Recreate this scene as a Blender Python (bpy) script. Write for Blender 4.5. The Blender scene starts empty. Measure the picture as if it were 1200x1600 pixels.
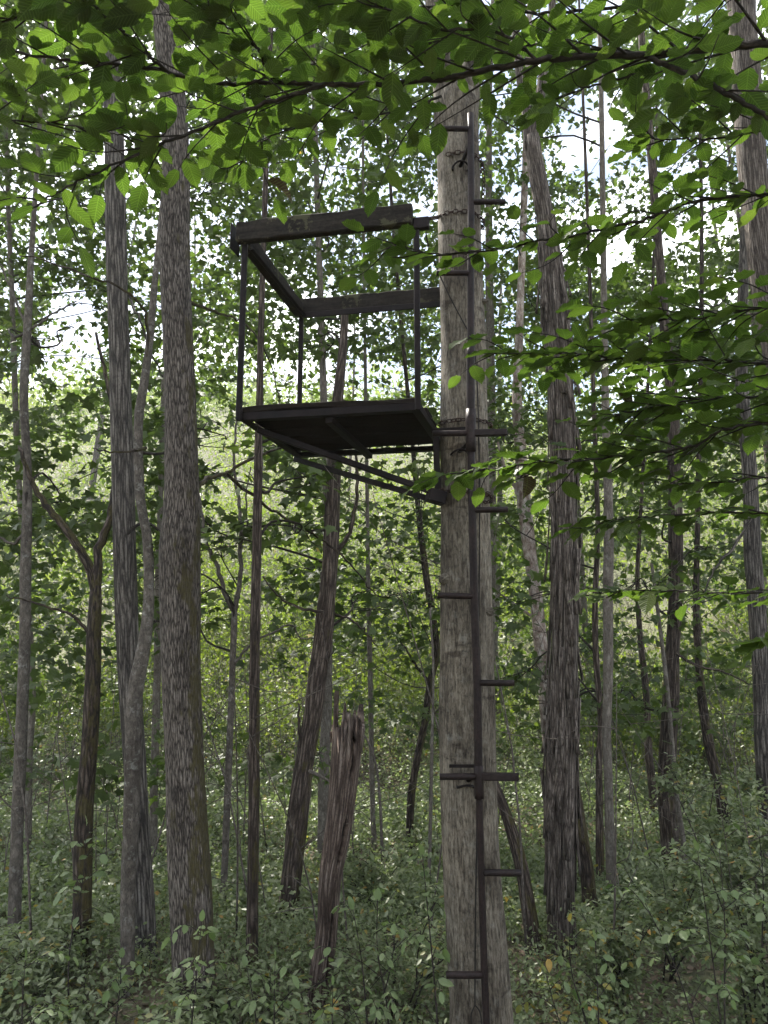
import bpy, math, random
import numpy as np
from mathutils import Vector, Matrix, noise as mnoise

rng = np.random.default_rng(7)
random.seed(7)
S = bpy.context.scene
col = S.collection
R = math.radians

# ------------------------------------------------------------------ camera, sky, sun, exposure
FPX, CAMZ, PITCH = 1155.0, 1.6, R(10.0)
cam_d = bpy.data.cameras.new('camera')
cam = bpy.data.objects.new('camera', cam_d)
col.objects.link(cam)
cam.location = (0, 0, CAMZ)
cam.rotation_euler = (math.pi / 2 + PITCH, 0, 0)
cam_d.sensor_fit = 'VERTICAL'
cam_d.sensor_height = 32.0
cam_d.lens = 32.0 * FPX / 1600.0
cam_d.clip_start, cam_d.clip_end = 0.05, 2000
S.camera = cam

SUN_EL, SUN_AZ = R(52), R(-38)          # azimuth measured from +Y towards +X
world = bpy.data.worlds.new('World')
S.world = world
world.use_nodes = True
wn, wl = world.node_tree.nodes, world.node_tree.links
wn.clear()
sky = wn.new('ShaderNodeTexSky')
sky.sky_type = 'NISHITA'
sky.sun_disc = False
sky.sun_elevation = SUN_EL
sky.sun_rotation = SUN_AZ
sky.air_density, sky.dust_density, sky.ozone_density = 1.0, 1.5, 1.0
wtc = wn.new('ShaderNodeTexCoord')
wmp = wn.new('ShaderNodeMapping')
wmp.inputs['Scale'].default_value = (1.0, 1.0, 2.2)
wno = wn.new('ShaderNodeTexNoise')
wno.inputs['Scale'].default_value = 3.2
wno.inputs['Detail'].default_value = 6
wno.inputs['Roughness'].default_value = 0.6
wra = wn.new('ShaderNodeValToRGB')
wra.color_ramp.elements[0].position = 0.47
wra.color_ramp.elements[1].position = 0.64
wmx = wn.new('ShaderNodeMixRGB')
wmx.inputs['Color2'].default_value = (18.0, 18.1, 18.3, 1)     # lit cloud
wbg = wn.new('ShaderNodeBackground')
wbg.inputs['Strength'].default_value = 0.052
wou = wn.new('ShaderNodeOutputWorld')
wl.new(wtc.outputs['Generated'], wmp.inputs['Vector'])
wl.new(wmp.outputs['Vector'], wno.inputs['Vector'])
wl.new(wno.outputs['Fac'], wra.inputs['Fac'])
wl.new(wra.outputs['Color'], wmx.inputs['Fac'])
wl.new(sky.outputs['Color'], wmx.inputs['Color1'])
wl.new(wmx.outputs['Color'], wbg.inputs['Color'])
wl.new(wbg.outputs['Background'], wou.inputs['Surface'])

sun_d = bpy.data.lights.new('sun', 'SUN')
sun_d.energy = 3.6
sun_d.angle = R(0.6)
sun_d.color = (1.0, 0.95, 0.86)
sun = bpy.data.objects.new('sun', sun_d)
col.objects.link(sun)
to_sun = Vector((math.sin(SUN_AZ) * math.cos(SUN_EL), math.cos(SUN_AZ) * math.cos(SUN_EL), math.sin(SUN_EL)))
sun.rotation_euler = to_sun.to_track_quat('Z', 'Y').to_euler()
sun.location = to_sun * 60

S.view_settings.view_transform = 'Standard'
S.view_settings.look = 'None'
S.view_settings.exposure = 2.5
S.view_settings.gamma = 1
S.view_settings.use_curve_mapping = False
S.render.engine = 'CYCLES'
cy = S.cycles
cy.use_denoising = True
cy.max_bounces, cy.diffuse_bounces, cy.glossy_bounces = 8, 5, 2
cy.transmission_bounces, cy.transparent_max_bounces = 6, 4
cy.sample_clamp_indirect = 4.0
cy.caustics_reflective = cy.caustics_refractive = False

# ------------------------------------------------------------------ helpers
CP, SP = math.cos(PITCH), math.sin(PITCH)


def at(px, py, Y):
    """the world point that stands at distance Y ahead on the line of sight through a photo pixel, and the metres per pixel there"""
    u, v = (px - 600) / FPX, (800 - py) / FPX
    dy = CP - v * SP
    t = Y / dy
    return np.array([u * t, Y, CAMZ + (SP + v * CP) * t]), t / FPX


def topx(p):
    x, y, z = p[0], p[1], p[2] - CAMZ
    d = y * CP + z * SP
    return 600 + FPX * x / d, 800 - FPX * (z * CP - y * SP) / d


def hill(x, y):
    t = np.clip((y - 10.0) / 34.0, 0, 2.2)
    base = 14.5 * (t ** 1.25)
    base = np.where(t > 1, 14.5 + (t - 1) * 9.0, base)
    return base * (1.0 - 0.10 * np.tanh((x - 2) / 10.0))


def ground_z(x, y):
    x = np.asarray(x, float); y = np.asarray(y, float)
    n = 0.07 * np.sin(x * 1.3 + 0.6 * y) + 0.06 * np.sin(y * 1.7 - 0.4 * x + 1) + 0.03 * np.sin(3.1 * x) * np.cos(2.7 * y)
    dip = -0.25 * np.exp(-((y - 8.5) / 2.5) ** 2)
    return n * np.clip(0.3 + np.abs(y) / 8, 0.3, 3) * np.clip(.6 + (y - 5) * .2, .6, 1) - .04 + dip + hill(x, y)


def tag(o, label=None, cat=None, group=None, kind=None):
    if label: o['label'] = label
    if cat: o['category'] = cat
    if group: o['group'] = group
    if kind: o['kind'] = kind
    return o


def thing(name, label, cat, loc=(0, 0, 0), group=None):
    o = bpy.data.objects.new(name, None)
    col.objects.link(o)
    o.location = loc
    o.empty_display_size = 0.1
    return tag(o, label, cat, group)


class MB:
    """collects verts / faces (+ per-vertex float and vector attributes) and links them as one mesh object"""
    def __init__(self):
        self.v, self.f, self.n = [], [], 0
        self.bc, self.lv = [], []

    def add(self, v, f, bc=None, lv=None):
        v = np.asarray(v, float)
        self.v.append(v)
        self.f.extend([tuple(int(i) + self.n for i in q) for q in f])
        self.bc.append(np.zeros_like(v) if bc is None else bc)
        self.lv.append(np.full(len(v), 0.5) if lv is None else lv)
        self.n += len(v)

    def mesh(self, name, mat, origin=(0, 0, 0), smooth=True):
        me = bpy.data.meshes.new(name)
        V = np.concatenate(self.v) - np.asarray(origin, float)
        me.from_pydata(V.tolist(), [], self.f)
        if mat: me.materials.append(mat)
        a = me.attributes.new('barkco', 'FLOAT_VECTOR', 'POINT')
        a.data.foreach_set('vector', np.concatenate(self.bc).astype(np.float32).ravel())
        if smooth: me.polygons.foreach_set('use_smooth', [True] * len(me.polygons))
        me.update()
        return me

    def build(self, name, mat, parent=None, smooth=True):
        org = tuple(parent.matrix_world.translation) if parent and False else (tuple(parent['org']) if parent is not None and 'org' in parent else (0, 0, 0))
        o = bpy.data.objects.new(name, self.mesh(name, mat, org, smooth))
        col.objects.link(o)
        if parent is not None: o.parent = parent
        return o


def catmull(P, n):
    P = np.asarray(P, float)
    if len(P) == 2:
        t = np.linspace(0, 1, n)[:, None]
        return P[0] * (1 - t) + P[1] * t
    Q = np.vstack([2 * P[0] - P[1], P, 2 * P[-1] - P[-2]])
    seg = np.linalg.norm(np.diff(P[:, :3], axis=0), axis=1)
    cum = np.concatenate([[0], np.cumsum(seg)])
    out = []
    for s in np.linspace(0, cum[-1], n):
        i = min(int(np.searchsorted(cum, s, 'right')) - 1, len(P) - 2)
        t = (s - cum[i]) / max(seg[i], 1e-9)
        p0, p1, p2, p3 = Q[i], Q[i + 1], Q[i + 2], Q[i + 3]
        out.append(0.5 * ((2 * p1) + (p2 - p0) * t + (2 * p0 - 5 * p1 + 4 * p2 - p3) * t * t + (3 * p1 - p0 - 3 * p2 + p3) * t ** 3))
    return np.array(out)


def tube(path, rad, sides=10, lump=0.0, seed=0.0, cap=True, lumpf=2.0):
    """a swept tube; returns verts, faces and 'straightened' bark coordinates"""
    path = np.asarray(path, float)
    n = len(path)
    tan = np.gradient(path, axis=0)
    tan /= np.maximum(np.linalg.norm(tan, axis=1, keepdims=True), 1e-9)
    ref = np.array([1.0, 0, 0]) if abs(tan[0][0]) < 0.8 else np.array([0, 1.0, 0])
    a = ref - tan[0] * ref.dot(tan[0]); a /= np.linalg.norm(a)
    cum = np.concatenate([[0], np.cumsum(np.linalg.norm(np.diff(path, axis=0), axis=1))])
    th = np.linspace(0, 2 * math.pi, sides, endpoint=False)
    V, B = [], []
    for i in range(n):
        a = a - tan[i] * a.dot(tan[i]); a /= np.linalg.norm(a)
        b = np.cross(tan[i], a)
        r = np.full(sides, rad[i])
        if lump:
            k = np.array([mnoise.noise(Vector((math.cos(t) * lumpf + seed, math.sin(t) * lumpf, cum[i] / max(rad[0], .01) * 0.22 + seed))) for t in th])
            k2 = np.array([mnoise.noise(Vector((math.cos(t) * lumpf * 3 + seed, math.sin(t) * lumpf * 3, cum[i] / max(rad[0], .01) * 0.8 + seed))) for t in th])
            r = r * (1 + lump * k + lump * .35 * k2)
        V.append(path[i] + np.outer(np.cos(th) * r, a) + np.outer(np.sin(th) * r, b))
        B.append(np.stack([np.cos(th) * rad[i] + seed * 3, np.sin(th) * rad[i], np.full(sides, cum[i])], 1))
    V = np.concatenate(V); B = np.concatenate(B)
    F = []
    for i in range(n - 1):
        for j in range(sides):
            k = (j + 1) % sides
            F.append((i * sides + j, i * sides + k, (i + 1) * sides + k, (i + 1) * sides + j))
    if cap:
        F.append(tuple(range(sides - 1, -1, -1)))
        F.append(tuple((n - 1) * sides + j for j in range(sides)))
    return V, F, B


def box_between(p, q, w, h, up=(0, 0, 1)):
    """a bar of section w x h running from p to q"""
    p, q = np.asarray(p, float), np.asarray(q, float)
    d = (q - p) / np.linalg.norm(q - p)
    up = np.asarray(up, float)
    s = np.cross(d, up); s /= np.linalg.norm(s)
    u = np.cross(s, d)
    V = []
    for e in (p, q):
        for sx, sz in ((-1, -1), (1, -1), (1, 1), (-1, 1)):
            V.append(e + s * sx * w / 2 + u * sz * h / 2)
    F = [(0, 3, 2, 1), (4, 5, 6, 7), (0, 1, 5, 4), (1, 2, 6, 5), (2, 3, 7, 6), (3, 0, 4, 7)]
    return V, F


def bevel(o, w=0.003, seg=1):
    m = o.modifiers.new('bevel', 'BEVEL')
    m.width, m.segments, m.limit_method = w, seg, 'ANGLE'
    return o


# ---- leaves by the thousand, one mesh
LEAF_QUAD = (np.array([(0, 0, 0), (.31, .45, .05), (0, 1, -.04), (-.31, .45, .05)], float), [(0, 1, 2), (0, 2, 3)])
LEAF_OVAL = (np.array([(0, 0, 0), (.19, .22, .05), (.22, .56, .04), (0, 1, -.06), (-.22, .56, .04), (-.19, .22, .05)], float),
             [(0, 1, 2, 3), (0, 3, 4, 5)])
LEAF_MAPLE = (np.array([(0, .06, 0), (.30, .02, -.03), (.26, .22, .02), (.56, .42, -.05), (.25, .52, .03), (.16, .62, .02), (0, 1, -.06),
                        (-.16, .62, .02), (-.25, .52, .03), (-.56, .42, -.05), (-.26, .22, .02), (-.30, .02, -.03)], float),
              [(0, 1, 2), (0, 2, 3, 4), (0, 4, 5, 6), (0, 6, 7, 8), (0, 8, 9, 10), (0, 10, 11)])


def leaf_mesh(name, pos, size, base, mat, origin=(0, 0, 0), tilt=0.5, shade=None, pitch_bias=0.25):
    pos = np.asarray(pos, float)
    n = len(pos)
    bv, bf = base
    yaw = rng.uniform(0, 2 * math.pi, n)
    pit = -pitch_bias + rng.normal(0, tilt, n)
    rol = rng.normal(0, tilt, n)
    cyw, syw, cp, sp, cr, sr = np.cos(yaw), np.sin(yaw), np.cos(pit), np.sin(pit), np.cos(rol), np.sin(rol)
    z, o = np.zeros(n), np.ones(n)
    Rz = np.stack([np.stack([cyw, -syw, z], 1), np.stack([syw, cyw, z], 1), np.stack([z, z, o], 1)], 1)
    Rx = np.stack([np.stack([o, z, z], 1), np.stack([z, cp, -sp], 1), np.stack([z, sp, cp], 1)], 1)
    Ry = np.stack([np.stack([cr, z, sr], 1), np.stack([z, o, z], 1), np.stack([-sr, z, cr], 1)], 1)
    M = Rz @ Rx @ Ry
    size = np.broadcast_to(size, (n,)) * rng.uniform(0.65, 1.25, n)
    W = bv * np.array([1, 1, 1])
    V = np.einsum('nij,kj->nki', M, W) * size[:, None, None] + pos[:, None, :] - np.asarray(origin, float)
    k = len(bv)
    loops, starts, tot = [], [], []
    flat = np.concatenate([np.array(f) for f in bf])
    L = (flat[None, :] + (np.arange(n) * k)[:, None]).ravel()
    cnt = np.tile(np.array([len(f) for f in bf]), n)
    st = np.concatenate([[0], np.cumsum(cnt)[:-1]])
    me = bpy.data.meshes.new(name)
    me.vertices.add(n * k)
    me.vertices.foreach_set('co', V.astype(np.float32).ravel())
    me.loops.add(len(L))
    me.loops.foreach_set('vertex_index', L.astype(np.int32))
    me.polygons.add(len(cnt))
    me.polygons.foreach_set('loop_start', st.astype(np.int32))
    me.polygons.foreach_set('loop_total', cnt.astype(np.int32))
    lv = rng.uniform(0, 1, n) if shade is None else shade
    at_ = me.attributes.new('lv', 'FLOAT', 'POINT')
    at_.data.foreach_set('value', np.repeat(lv, k).astype(np.float32))
    me.materials.append(mat)
    me.update(calc_edges=True)
    me.validate()
    return me


def leaf_obj(name, pos, size, base, mat, parent=None, **kw):
    org = tuple(parent['org']) if parent is not None and 'org' in parent else (0, 0, 0)
    pos = np.asarray(pos, float)
    if pos.shape[1] == 4: kw['shade'] = pos[:, 3]; pos = pos[:, :3]
    o = bpy.data.objects.new(name, leaf_mesh(name, pos, size, base, mat, org, **kw))
    col.objects.link(o)
    if parent is not None: o.parent = parent
    return o


# ------------------------------------------------------------------ materials
def new_mat(name):
    m = bpy.data.materials.new(name)
    m.use_nodes = True
    nt = m.node_tree
    nt.nodes.clear()
    out = nt.nodes.new('ShaderNodeOutputMaterial')
    return m, nt, out


def N(nt, t, **kw):
    n = nt.nodes.new(t)
    for k, v in kw.items():
        if k in n.inputs: n.inputs[k].default_value = v
        else: setattr(n, k, v)
    return n


def ramp(nt, fac, stops, interp='LINEAR'):
    r = nt.nodes.new('ShaderNodeValToRGB')
    r.color_ramp.interpolation = interp
    el = r.color_ramp.elements
    while len(el) > 1: el.remove(el[-1])
    el[0].position = stops[0][0]; el[0].color = (*stops[0][1], 1) if len(stops[0][1]) == 3 else stops[0][1]
    for p, c in stops[1:]:
        e = el.new(p); e.color = (*c, 1)
    nt.links.new(fac, r.inputs['Fac'])
    return r.outputs['Color']


def math_(nt, op, a, b=None, c=None, clamp=False):
    m = nt.nodes.new('ShaderNodeMath'); m.operation = op; m.use_clamp = clamp
    for i, x in enumerate((a, b, c)):
        if x is None: continue
        if isinstance(x, (int, float)): m.inputs[i].default_value = x
        else: nt.links.new(x, m.inputs[i])
    return m.outputs[0]


def mix(nt, fac, a, b, mode='MIX'):
    m = nt.nodes.new('ShaderNodeMixRGB'); m.blend_type = mode
    for k, x in (('Fac', fac), ('Color1', a), ('Color2', b)):
        if isinstance(x, (int, float)): m.inputs[k].default_value = x
        elif isinstance(x, tuple): m.inputs[k].default_value = (*x, 1)
        else: nt.links.new(x, m.inputs[k])
    return m.outputs['Color']


def leaf_material(name, stops, trans=0.5, rough=0.45, veins=False, by_object=False, spec=0.4):
    m, nt, out = new_mat(name)
    L = nt.links
    if by_object:
        v = N(nt, 'ShaderNodeObjectInfo').outputs['Random']
    else:
        a = N(nt, 'ShaderNodeAttribute'); a.attribute_name = 'lv'
        v = a.outputs['Fac']
    c = ramp(nt, v, stops)
    tc = N(nt, 'ShaderNodeTexCoord')
    no = N(nt, 'ShaderNodeTexNoise', Scale=60.0 if not veins else 35.0, Detail=2.0)
    L.new(tc.outputs['Object'], no.inputs['Vector'])
    c = mix(nt, 0.5, c, ramp(nt, no.outputs['Fac'], [(0.3, (.75, .75, .75)), (0.7, (1.15, 1.15, 1.1))]), 'MULTIPLY')
    bump = None
    if veins:
        sx = N(nt, 'ShaderNodeSeparateXYZ'); L.new(tc.outputs['Object'], sx.inputs[0])
        ax = math_(nt, 'ABSOLUTE', sx.outputs['X'])
        ph = math_(nt, 'SUBTRACT', sx.outputs['Y'], math_(nt, 'MULTIPLY', ax, 0.85))
        fr = math_(nt, 'FRACT', math_(nt, 'MULTIPLY', ph, 11.0))
        tri = math_(nt, 'ABSOLUTE', math_(nt, 'SUBTRACT', fr, 0.5))          # 0 mid .. .5 at vein
        vein = math_(nt, 'GREATER_THAN', tri, 0.40)
        mid = math_(nt, 'LESS_THAN', ax, 0.012)
        vm = math_(nt, 'MAXIMUM', vein, mid)
        c = mix(nt, math_(nt, 'MULTIPLY', vm, 0.45), c, (0.13, 0.19, 0.045))
        # small insect spots, bleached and brown
        vo = N(nt, 'ShaderNodeTexVoronoi', Scale=5.0)
        oi = N(nt, 'ShaderNodeObjectInfo')
        ad = nt.nodes.new('ShaderNodeVectorMath'); ad.operation = 'ADD'
        L.new(tc.outputs['Object'], ad.inputs[0]); L.new(oi.outputs['Location'], ad.inputs[1])
        L.new(ad.outputs[0], vo.inputs['Vector'])
        spot = math_(nt, 'LESS_THAN', vo.outputs['Distance'], 0.055)
        c = mix(nt, spot, c, (0.30, 0.27, 0.16))
        bump = N(nt, 'ShaderNodeBump', Strength=0.5, Distance=0.003)
        L.new(math_(nt, 'MULTIPLY', tri, -1.0), bump.inputs['Height'])
    bs = N(nt, 'ShaderNodeBsdfPrincipled', Roughness=rough)
    bs.inputs['Specular IOR Level'].default_value = spec
    L.new(c, bs.inputs['Base Color'])
    tr = N(nt, 'ShaderNodeBsdfTranslucent')
    L.new(mix(nt, 1.0, c, (.93, 1.10, 0.62), 'MULTIPLY'), tr.inputs['Color'])
    if bump:
        L.new(bump.outputs[0], bs.inputs['Normal'])
        L.new(bump.outputs[0], tr.inputs['Normal'])
    ms = N(nt, 'ShaderNodeMixShader', Fac=trans)
    L.new(bs.outputs[0], ms.inputs[1]); L.new(tr.outputs[0], ms.inputs[2])
    L.new(ms.outputs[0], out.inputs['Surface'])
    return m


M = {}
M['beech'] = leaf_material('beech_leaf', [(0, (.041, .070, .013)), (.5, (.058, .091, .016)), (.9, (.073, .108, .02)), (1, (.088, .115, .023))], .6, .42, True, True)
M['beech_dead'] = leaf_material('withered_leaf', [(0, (.045, .03, .02)), (1, (.07, .045, .025))], .2, .6, True, True)
M['maple'] = leaf_material('maple_leaf', [(0, (.038, .060, .014)), (.6, (.060, .090, .019)), (.95, (.085, .118, .026)), (1, (.26, .20, .04))], .42, .5)
M['canopy'] = leaf_material('canopy_leaf', [(0, (.045, .07, .016)), (.6, (.078, .112, .024)), (.97, (.12, .15, .035)), (1, (.30, .20, .05))], .55, .5)
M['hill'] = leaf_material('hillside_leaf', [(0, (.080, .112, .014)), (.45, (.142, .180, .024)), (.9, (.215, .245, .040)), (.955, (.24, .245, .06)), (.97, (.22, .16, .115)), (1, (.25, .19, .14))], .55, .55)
M['under'] = leaf_material('undergrowth_leaf', [(0, (.10, .13, .055)), (.5, (.17, .205, .10)), (.95, (.245, .27, .16)), (.98, (.30, .25, .06)), (1, (.34, .2, .06))], .45, .42, spec=.45)
M['shrub'] = leaf_material('shrub_leaf', [(0, (.09, .135, .05)), (.5, (.14, .19, .08)), (1, (.19, .235, .115))], .4, .4, True, True)
M['autumn'] = leaf_material('turning_leaf', [(0, (.12, .17, .05)), (.4, (.28, .26, .06)), (.7, (.42, .30, .07)), (1, (.45, .17, .06))], .45, .45, True, True)
M['litter'] = leaf_material('litter_leaf', [(0, (.07, .045, .03)), (.5, (.13, .09, .06)), (1, (.22, .17, .12))], .1, .8)


def bark(name, dark, mid, light, sc=(28, 28, 6), ridge=1.0, depth=0.010, moss=0.0, moss_side=(1, 0), lichen=0.0, rings=0.0, vor=True, stain=0.5, moss_z=2.0, blotch=0.0):
    m, nt, out = new_mat(name)
    L = nt.links
    a = N(nt, 'ShaderNodeAttribute'); a.attribute_name = 'barkco'
    mp = N(nt, 'ShaderNodeMapping'); mp.inputs['Scale'].default_value = sc
    L.new(a.outputs['Vector'], mp.inputs['Vector'])
    wob = N(nt, 'ShaderNodeTexNoise', Scale=0.6, Detail=3.0)
    L.new(mp.outputs[0], wob.inputs['Vector'])
    addv = nt.nodes.new('ShaderNodeVectorMath'); addv.operation = 'MULTIPLY_ADD'
    L.new(wob.outputs['Color'], addv.inputs[0]); addv.inputs[1].default_value = (1.4, 1.4, 1.4); L.new(mp.outputs[0], addv.inputs[2])
    n1 = N(nt, 'ShaderNodeTexNoise', Scale=1.5, Detail=5.0, Roughness=0.65)
    L.new(addv.outputs[0], n1.inputs['Vector'])
    if vor:
        v1 = N(nt, 'ShaderNodeTexVoronoi', Scale=1.0); v1.feature = 'DISTANCE_TO_EDGE'
        L.new(addv.outputs[0], v1.inputs['Vector'])
        rid = math_(nt, 'MULTIPLY', v1.outputs['Distance'], 2.6, clamp=True)
        h = math_(nt, 'ADD', math_(nt, 'MULTIPLY', rid, 0.65 * ridge), math_(nt, 'MULTIPLY', n1.outputs['Fac'], 0.6))
    else:
        h = math_(nt, 'ADD', math_(nt, 'MULTIPLY', n1.outputs['Fac'], 1.1), 0.0)
    dark, mid, light = [tuple(q * .58 for q in k_) for k_ in (dark, mid, light)]
    c = ramp(nt, h, [(0.36, dark), (0.60, mid), (0.92, light)] if vor else [(0.36, dark), (0.55, mid), (0.78, light)])
    # broad stains and weathering
    n2 = N(nt, 'ShaderNodeTexNoise', Scale=3.0, Detail=5.0, Roughness=0.6)
    mp2 = N(nt, 'ShaderNodeMapping'); mp2.inputs['Scale'].default_value = (2.6, 2.6, 1.0)
    L.new(a.outputs['Vector'], mp2.inputs['Vector']); L.new(mp2.outputs[0], n2.inputs['Vector'])
    c = mix(nt, stain, c, ramp(nt, n2.outputs['Fac'], [(0.32, (.45, .42, .40)), (0.5, (1, 1, 1)), (0.72, (1.3, 1.28, 1.25))]), 'MULTIPLY')
    if blotch:
        nb = N(nt, 'ShaderNodeTexNoise', Scale=1.0, Detail=7.0, Roughness=.72)
        mb_ = N(nt, 'ShaderNodeMapping'); mb_.inputs['Scale'].default_value = (17, 17, 4.2)
        L.new(a.outputs['Vector'], mb_.inputs['Vector']); L.new(mb_.outputs[0], nb.inputs['Vector'])
        c = mix(nt, blotch, c, ramp(nt, nb.outputs['Fac'], [(0.36, (.30, .27, .24)), (0.50, (.85, .84, .82)), (0.62, (1.12, 1.12, 1.1))]), 'MULTIPLY')
    # fine dark speckle
    n3 = N(nt, 'ShaderNodeTexNoise', Scale=120.0, Detail=3.0, Roughness=0.7)
    mp3 = N(nt, 'ShaderNodeMapping'); mp3.inputs['Scale'].default_value = (1, 1, .45)
    L.new(a.outputs['Vector'], mp3.inputs['Vector']); L.new(mp3.outputs[0], n3.inputs['Vector'])
    c = mix(nt, 0.75, c, ramp(nt, n3.outputs['Fac'], [(0.36, (.45, .43, .42)), (0.52, (1.05, 1.05, 1.05))]), 'MULTIPLY')
    if rings:
        n4 = N(nt, 'ShaderNodeTexNoise', Scale=1.0, Detail=4.0, Roughness=.6)
        mp4 = N(nt, 'ShaderNodeMapping'); mp4.inputs['Scale'].default_value = (6, 6, 16)
        L.new(a.outputs['Vector'], mp4.inputs['Vector']); L.new(mp4.outputs[0], n4.inputs['Vector'])
        c = mix(nt, rings, c, ramp(nt, n4.outputs['Fac'], [(0.34, (.35, .32, .30)), (0.42, (1, 1, 1))]), 'MULTIPLY')
    if lichen:
        n5 = N(nt, 'ShaderNodeTexNoise', Scale=22.0, Detail=6.0, Roughness=.72)
        L.new(a.outputs['Vector'], n5.inputs['Vector'])
        f = math_(nt, 'MULTIPLY', math_(nt, 'MULTIPLY_ADD', n5.outputs['Fac'], 7.0, -3.9, clamp=True), lichen)
        c = mix(nt, f, c, (.27, .275, .25))
    if moss:
        sx = N(nt, 'ShaderNodeSeparateXYZ'); L.new(a.outputs['Vector'], sx.inputs[0])
        geo = N(nt, 'ShaderNodeNewGeometry')
        sn = N(nt, 'ShaderNodeSeparateXYZ'); L.new(geo.outputs['True Normal'], sn.inputs[0])
        side = math_(nt, 'ADD', math_(nt, 'MULTIPLY', sn.outputs['X'], moss_side[0] * 0.55), math_(nt, 'MULTIPLY', sn.outputs['Y'], moss_side[1] * .3))
        hz = math_(nt, 'MULTIPLY', sx.outputs['Z'], -0.55 / moss_z)
        n6 = N(nt, 'ShaderNodeTexNoise', Scale=7.0, Detail=6.0, Roughness=.65)
        L.new(mp2.outputs[0], n6.inputs['Vector'])
        f = math_(nt, 'ADD', math_(nt, 'ADD', side, hz), math_(nt, 'MULTIPLY', math_(nt, 'MULTIPLY_ADD', n6.outputs['Fac'], 3.6, -1.3, clamp=True), 1.3))
        f = math_(nt, 'MULTIPLY_ADD', f, 3.0, -1.85 - (.72 - moss) * 1.5, clamp=True)
        f = math_(nt, 'MULTIPLY', f, math_(nt, 'MULTIPLY_ADD', n3.outputs['Fac'], 1.5, 0.1, clamp=True))
        c = mix(nt, math_(nt, 'MULTIPLY', f, 0.92), c, mix(nt, n3.outputs['Fac'], (.022, .019, .008), (.078, .066, .022)))
    bs = N(nt, 'ShaderNodeBsdfPrincipled', Roughness=0.9)
    bs.inputs['Specular IOR Level'].default_value = 0.2
    L.new(c, bs.inputs['Base Color'])
    bp = N(nt, 'ShaderNodeBump', Strength=1.0, Distance=depth)
    hh = math_(nt, 'ADD', h, math_(nt, 'MULTIPLY', n3.outputs['Fac'], 0.35))
    L.new(hh, bp.inputs['Height']); L.new(bp.outputs[0], bs.inputs['Normal'])
    L.new(bs.outputs[0], out.inputs['Surface'])
    return m


M['bark_main'] = bark('pale_grey_bark', (.058, .047, .036), (.235, .205, .160), (.38, .34, .28), (95, 95, 13), 0.8, 0.006, rings=0.9, lichen=.3, stain=1.0, vor=False, blotch=.8)
M['bark_ash'] = bark('ridged_ash_bark', (.05, .042, .035), (.215, .184, .158), (.32, .282, .245), (115, 115, 15), 1.1, 0.009, blotch=.45, moss=.70, moss_side=(.8, -.2), stain=.4, moss_z=3.2)
M['bark_furrow'] = bark('furrowed_grey_bark', (.055, .049, .044), (.165, .147, .128), (.28, .255, .225), (60, 60, 5), 1.1, 0.012, stain=.5)
M['bark_smooth'] = bark('smooth_lichened_bark', (.12, .104, .087), (.235, .208, .175), (.335, .303, .26), (30, 30, 14), .4, 0.003, lichen=.55, rings=.5, stain=.7)
M['bark_dark'] = bark('dark_mossy_bark', (.022, .016, .012), (.075, .055, .042), (.16, .125, .10), (55, 55, 8), 1.0, 0.010, moss=.55, moss_side=(1, 0), moss_z=4)
M['bark_shag'] = bark('shaggy_hickory_bark', (.075, .058, .048), (.225, .188, .158), (.32, .275, .235), (85, 85, 5.0), 1.0, 0.014, stain=.4)
M['bark_brown'] = bark('brown_bark', (.045, .033, .026), (.13, .10, .08), (.25, .20, .165), (60, 60, 5), 1.0, 0.012, moss=.35, stain=.6)
M['bark_syc'] = bark('mottled_sycamore_bark', (.17, .11, .085), (.42, .34, .29), (.78, .74, .68), (14, 14, 7), .2, 0.003, vor=False, stain=1.0)
M['bark_pale'] = bark('pale_smooth_bark', (.17, .148, .122), (.305, .272, .23), (.42, .39, .34), (40, 40, 10), .4, 0.003, rings=.5, lichen=.3)
M['deadwood'] = bark('split_dead_wood', (.075, .052, .042), (.20, .15, .12), (.34, .275, .235), (75, 75, 3.2), 1.0, 0.012, stain=.9)
M['corewood'] = bark('dark_inner_wood', (.008, .006, .005), (.02, .014, .011), (.05, .035, .025), (60, 60, 4), 1.0, 0.006)
M['twig'] = bark('twig_bark', (.03, .025, .02), (.075, .06, .05), (.13, .11, .095), (90, 90, 25), .5, 0.001, stain=.3)
M['dry_twig'] = bark('dry_twig_bark', (.12, .10, .085), (.24, .21, .18), (.36, .32, .28), (90, 90, 25), .5, 0.001, stain=.3)


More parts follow.
